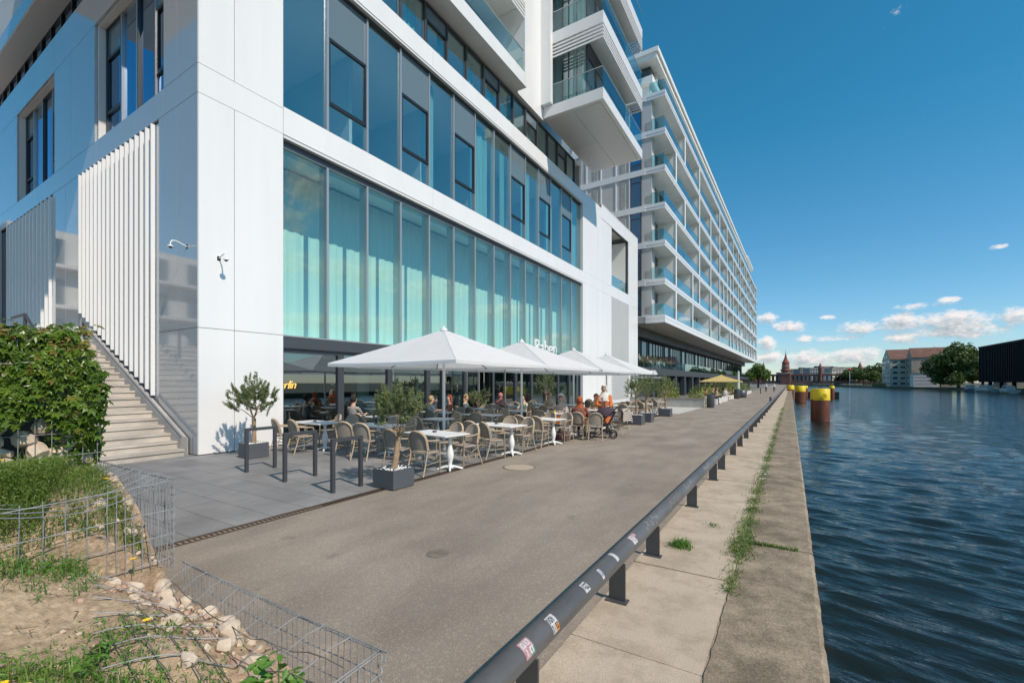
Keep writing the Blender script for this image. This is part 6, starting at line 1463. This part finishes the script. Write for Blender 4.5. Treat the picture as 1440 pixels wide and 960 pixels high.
# grass and herbs
rg=np.random.default_rng(77)
def gpatch(label,pts,h,w,mt,hf,lean=.6,leafy=0.,name='herb_patch',lmt=None,ls=.03):
    P=np.array(pts); P=np.concatenate([P,hf(P[:,0],P[:,1])[:,None]],1); V,F=tri_fix(*blades(P,h,w,rg,lean,.5)); tag(npmesh(name,V,F,mt),label,'grass',kind='stuff')
    if leafy:
        Q=np.repeat(P,leafy,axis=0); Q=Q+rg.normal(size=Q.shape)*.02; Q[:,2]+=h*rg.random(len(Q))*.8; V,F=leafarr(Q,ls,.35,rng=rg,fold=.1); tag(npmesh('herb_leaves',V,F,lmt or weed_leaf),label.replace('stems','leaves')+', the leaves','weeds',kind='stuff')
n=5200; xx_=rg.uniform(-5.6,-4.2,n); gpatch('dense fine green herb stems on the planted gabion step',np.stack([xx_,np.minimum(1.25,1.02+.35*(-4.6-xx_))-abs(rg.normal(size=n))*.7],1),.26,.005,grass_m,gz2,.7,6,lmt=grass_m,ls=.022)
n=500; gpatch('bright green herb stems along the foot of the tall gabion',np.stack([-4.06+abs(rg.normal(size=n))*.16,1.05-rg.random(n)*1.9],1),.15,.006,weed_leaf,lambda x,y: np.maximum(gz(x,y),.5),.8,8,ls=.022)
n=700; gpatch('sparse green herb stems on the front slope of the tall gabion',np.stack([-4.08-abs(rg.normal(size=n))*.22,1.15-rg.random(n)*1.9],1),.10,.005,weed_leaf,gz2,.9,3,ls=.026)
n=1100; gpatch('green herb stems along the back of the tall gabion',np.stack([rg.uniform(-5.4,-4.12,n),1.42-abs(rg.normal(size=n))*.28],1),.13,.005,grass_m,gz2,.9,5,lmt=grass_m,ls=.02)
n=420; gpatch('dry straw stalks on the front slope of the tall gabion',np.stack([-4.08-abs(rg.normal(size=n))*.25,1.3-rg.random(n)*1.6],1),.16,.003,dry_m,gz2,1.2)
n=260; gpatch('dry straw stalks in front of the tall gabion',np.stack([-4.02+abs(rg.normal(size=n))*.1,.3-rg.random(n)*1.0],1),.22,.004,dry_m,lambda x,y: np.maximum(gz(x,y),.55),.9)
n=360; gpatch('green grass stems at the lower sand edge closest to the camera',np.stack([(xg_:=rg.uniform(-3.15,-2.25,n)),.60+.62*(xg_+3.0)-abs(rg.normal(size=n))*.10],1),.13,.005,grass_m,gz,.8,2,ls=.03)
n=420; gpatch('low green creeping weed stems under the lid of the low gabion',np.stack([rg.uniform(-3.3,-2.1,n),.95+rg.normal(size=n)*.16],1),.05,.006,weed_leaf,gz,1.2,3,ls=.024)
# yellow flowers, each a plant
for k,(x,y,z,lb) in enumerate(((-4.72,.72,1.26,'yellow flower head in the herbs, lower one of a pair on the planted step'),(-4.60,.98,1.16,'yellow flower on the planted step by the rubble'),(-4.78,.80,1.29,'yellow flower head in the herbs, upper one of a pair on the planted step'),(-3.93,1.28,.60,'yellow flower beside the corner of the tall gabion'),(-2.95,1.02,.56,'yellow flower in the weeds below the lid wires'),(-2.72,.46,.62,'yellow flower in the grass at the lower frame edge'),(-2.6,.50,.63,'second yellow flower in the grass at the lower frame edge'),(-4.5,1.30,1.10,'yellow flower at the creeper foot above the rubble'))):
    t=thing('yellow_flower',lb,'flower',(x,y,z-.12)); m=MB(); m.tube([(0,0,0),(.008,0,.06),(0,0,.12)],.0022,5); m.build('stem',weed_leaf,t); m=MB()
    for q in range(9): a=q*.7; c,s=math.cos(a),math.sin(a); m.add([(c*.004,s*.004,.12),(c*.013-s*.006,s*.013+c*.006,.126),(c*.021,s*.021,.122),(c*.013+s*.006,s*.013-c*.006,.126)],[(0,1,2,3)])
    m.ell((0,0,.123),(.007,.007,.005),8,5); m.build('petals',yellow_fl,t)
# tall leafy weed in the low cage
def leafy_weed(x,y,z,h,n,seed,label,ls=.075):
    t=thing('leafy_weed',label,'weed',(x,y,z)); q=np.random.default_rng(seed); m=MB(); P=[];N=[]
    for k in range(5):
        a=k*1.3+q.random(); hh=h*(.5+.5*q.random()) if k else h; tip=Vector((math.cos(a)*.14*(k>0),math.sin(a)*.14*(k>0),hh)); m.tube([(0,0,0),tip*.5+Vector((.01,0,0)),tip],[.006,.005,.002],5)
        for i in range(n//5):
            s=q.random()**.8; b=tip*s; u=q.normal(size=3); u[2]=abs(u[2])*.3; u/=np.linalg.norm(u); P.append(np.array(b)+u*ls*.55); N.append(np.array([0,0,1])*.6+u*.5)
    m.build('stem',weed_leaf,t); V,F=leafarr(np.array(P),ls,.62,np.array(N),.75,.10,q,down=.3); npmesh('leaves',V,F,weed_leaf,t)
leafy_weed(-2.05,1.22,.12,.42,120,4,'tall broad leaved weed growing up through the low gabion')
leafy_weed(-1.98,1.02,.10,.26,70,6,'lower broad leaved weed at the foot of the tall one',.07)
leafy_weed(-2.86,.80,.5,.07,30,9,'flat toothed weed rosette at the lower sand edge',.05)
leafy_weed(-2.45,1.0,.28,.10,22,12,'small round leaved weed below the lid wires',.04)
leafy_weed(-1.95,.75,.15,.22,60,15,'broad leaved weed against the end mesh of the low gabion',.06)
# creeper over the stone gabion
vc=thing('creeper','dense glossy green creeper hanging over the stone gabion by the stair','creeper',(-5.8,.6,1.2)); rg=np.random.default_rng(99)
def surf(n):
    """points and normals on the creeper's bulging shell"""
    y=rg.uniform(-2.2,1.55,n); s=rg.random(n)
    bot=1.60+.06*np.sin(y*5)+.05*np.sin(y*11+1); bot=np.where(y>1.12,bot-(y-1.12)*1.25,bot)
    top=2.33+.05*np.sin(4*y)+.03*np.sin(11*y); top=np.where(y>1.28,top-((y-1.28)/.27)**1.6*.35,top)
    z=bot+(top-bot)*s
    bul=.20*np.sin(np.pi*np.clip((z-.9)/1.6,0,1))+.06*np.sin(6*y+3*z)+.04*np.sin(13*y-7*z)
    x=-5.52+bul-np.where(y>1.3,(y-1.3)*.5,0)
    N=np.stack([np.full(n,.85),np.where(y>1.35,.5,.05),.15+.5*(s-.3)],1); return np.stack([x,y,z],1),N
P,N=surf(7800); rt=rg.random(len(P)); P2=np.stack([rg.uniform(-7.3,-5.5,1900),rg.uniform(-2.2,1.55,1900),2.30+.06*rg.random(1900)],1); P2[:,2]+=.05*np.sin(5*P2[:,0])*np.sin(4*P2[:,1]); N2=np.tile(np.array([.35,0,.9]),(1900,1))
P=np.concatenate([P,P2]); N=np.concatenate([N,N2]); N/=np.linalg.norm(N,axis=1)[:,None]
P=P+N*(rg.random(len(P))[:,None]-.6)*.10
# palmate leaves: five leaflets fanned from a stalk
k=len(P); Vs=[];
T=rg.normal(size=(k,3))*.55; T[:,2]-=1.0; Nn=N*.62+rg.normal(size=(k,3))*.42; Nn/=np.linalg.norm(Nn,axis=1)[:,None]; T-=Nn*(T*Nn).sum(1)[:,None]; T/=np.linalg.norm(T,axis=1)[:,None]; Bn=np.cross(Nn,T); S=(.036+.046*rg.random(k))[:,None]
for an,ls_ in ((0,1.),(.75,.88),(-.75,.88),(1.5,.6),(-1.5,.6)):
    d=T*math.cos(an)+Bn*math.sin(an); e=np.cross(Nn,d); 
    Vs.append(np.stack([P,P+d*S*ls_*.5+e*S*ls_*.23+Nn*S*.10,P+d*S*ls_-Nn*S*.12,P+d*S*ls_*.5-e*S*ls_*.23+Nn*S*.10],1))
V=np.concatenate(Vs).reshape(-1,3); F=np.arange(len(V)).reshape(-1,4); up=np.clip((P[:,2]-2.05)/.35,0,1); mi=np.tile((rg.random(k)<(.06+.34*up)).astype(np.int32),5); npmesh('foliage',V,F,None,vc,mi=mi,mats=[vine_leaf,vine_red],loc=(5.8,-.6,-1.2))
m=MB(); rd=random.Random(6)
for i in range(34):
    y=rd.uniform(-2,1.6); z=2.3; x=-5.55; P=[]
    for s in range(8): P.append((x+.16*math.sin(s*.6+i)*.5+.05,y,z)); y+=rd.uniform(-.09,.09); z-=rd.uniform(.06,.16)
    m.tube(P,.004,4,cap=False)
m.build('stem',bark,vc,world=True)
P=np.stack([-5.62+.22*rg.random(420),1.34+.22*rg.random(420),.75+.75*rg.random(420)],1); P[:,1]-=.25*(P[:,2]-.75); V,F=leafarr(P,.06,.5,rng=rg,fold=.12); npmesh('trailing_shoots',V,F,vine_leaf,vc,loc=(5.8,-.6,-1.2))
# neighbouring white house across the lane, seen mirrored in the side panels
nb=thing('balcony_house','white balcony house up the lane, mirrored in the glossy side panels','building',(-56,-14,0)); m=MB(); m.box(-14,0,-22,15,0,15.5); m.build('wall',whitew,nb); m=MB()
for i in range(9):
    for j in range(4): m.box(-.05,.05,-20.5+4.0*i,-18.3+4.0*i,1.6+3.6*j,4.0+3.6*j)
m.build('window_row',g_dark,nb); m=MB()
for j in range(4): m.box(0,1.4,-22,15,1.2+3.6*j,1.5+3.6*j)
m.build('balcony_slab',whitew,nb)
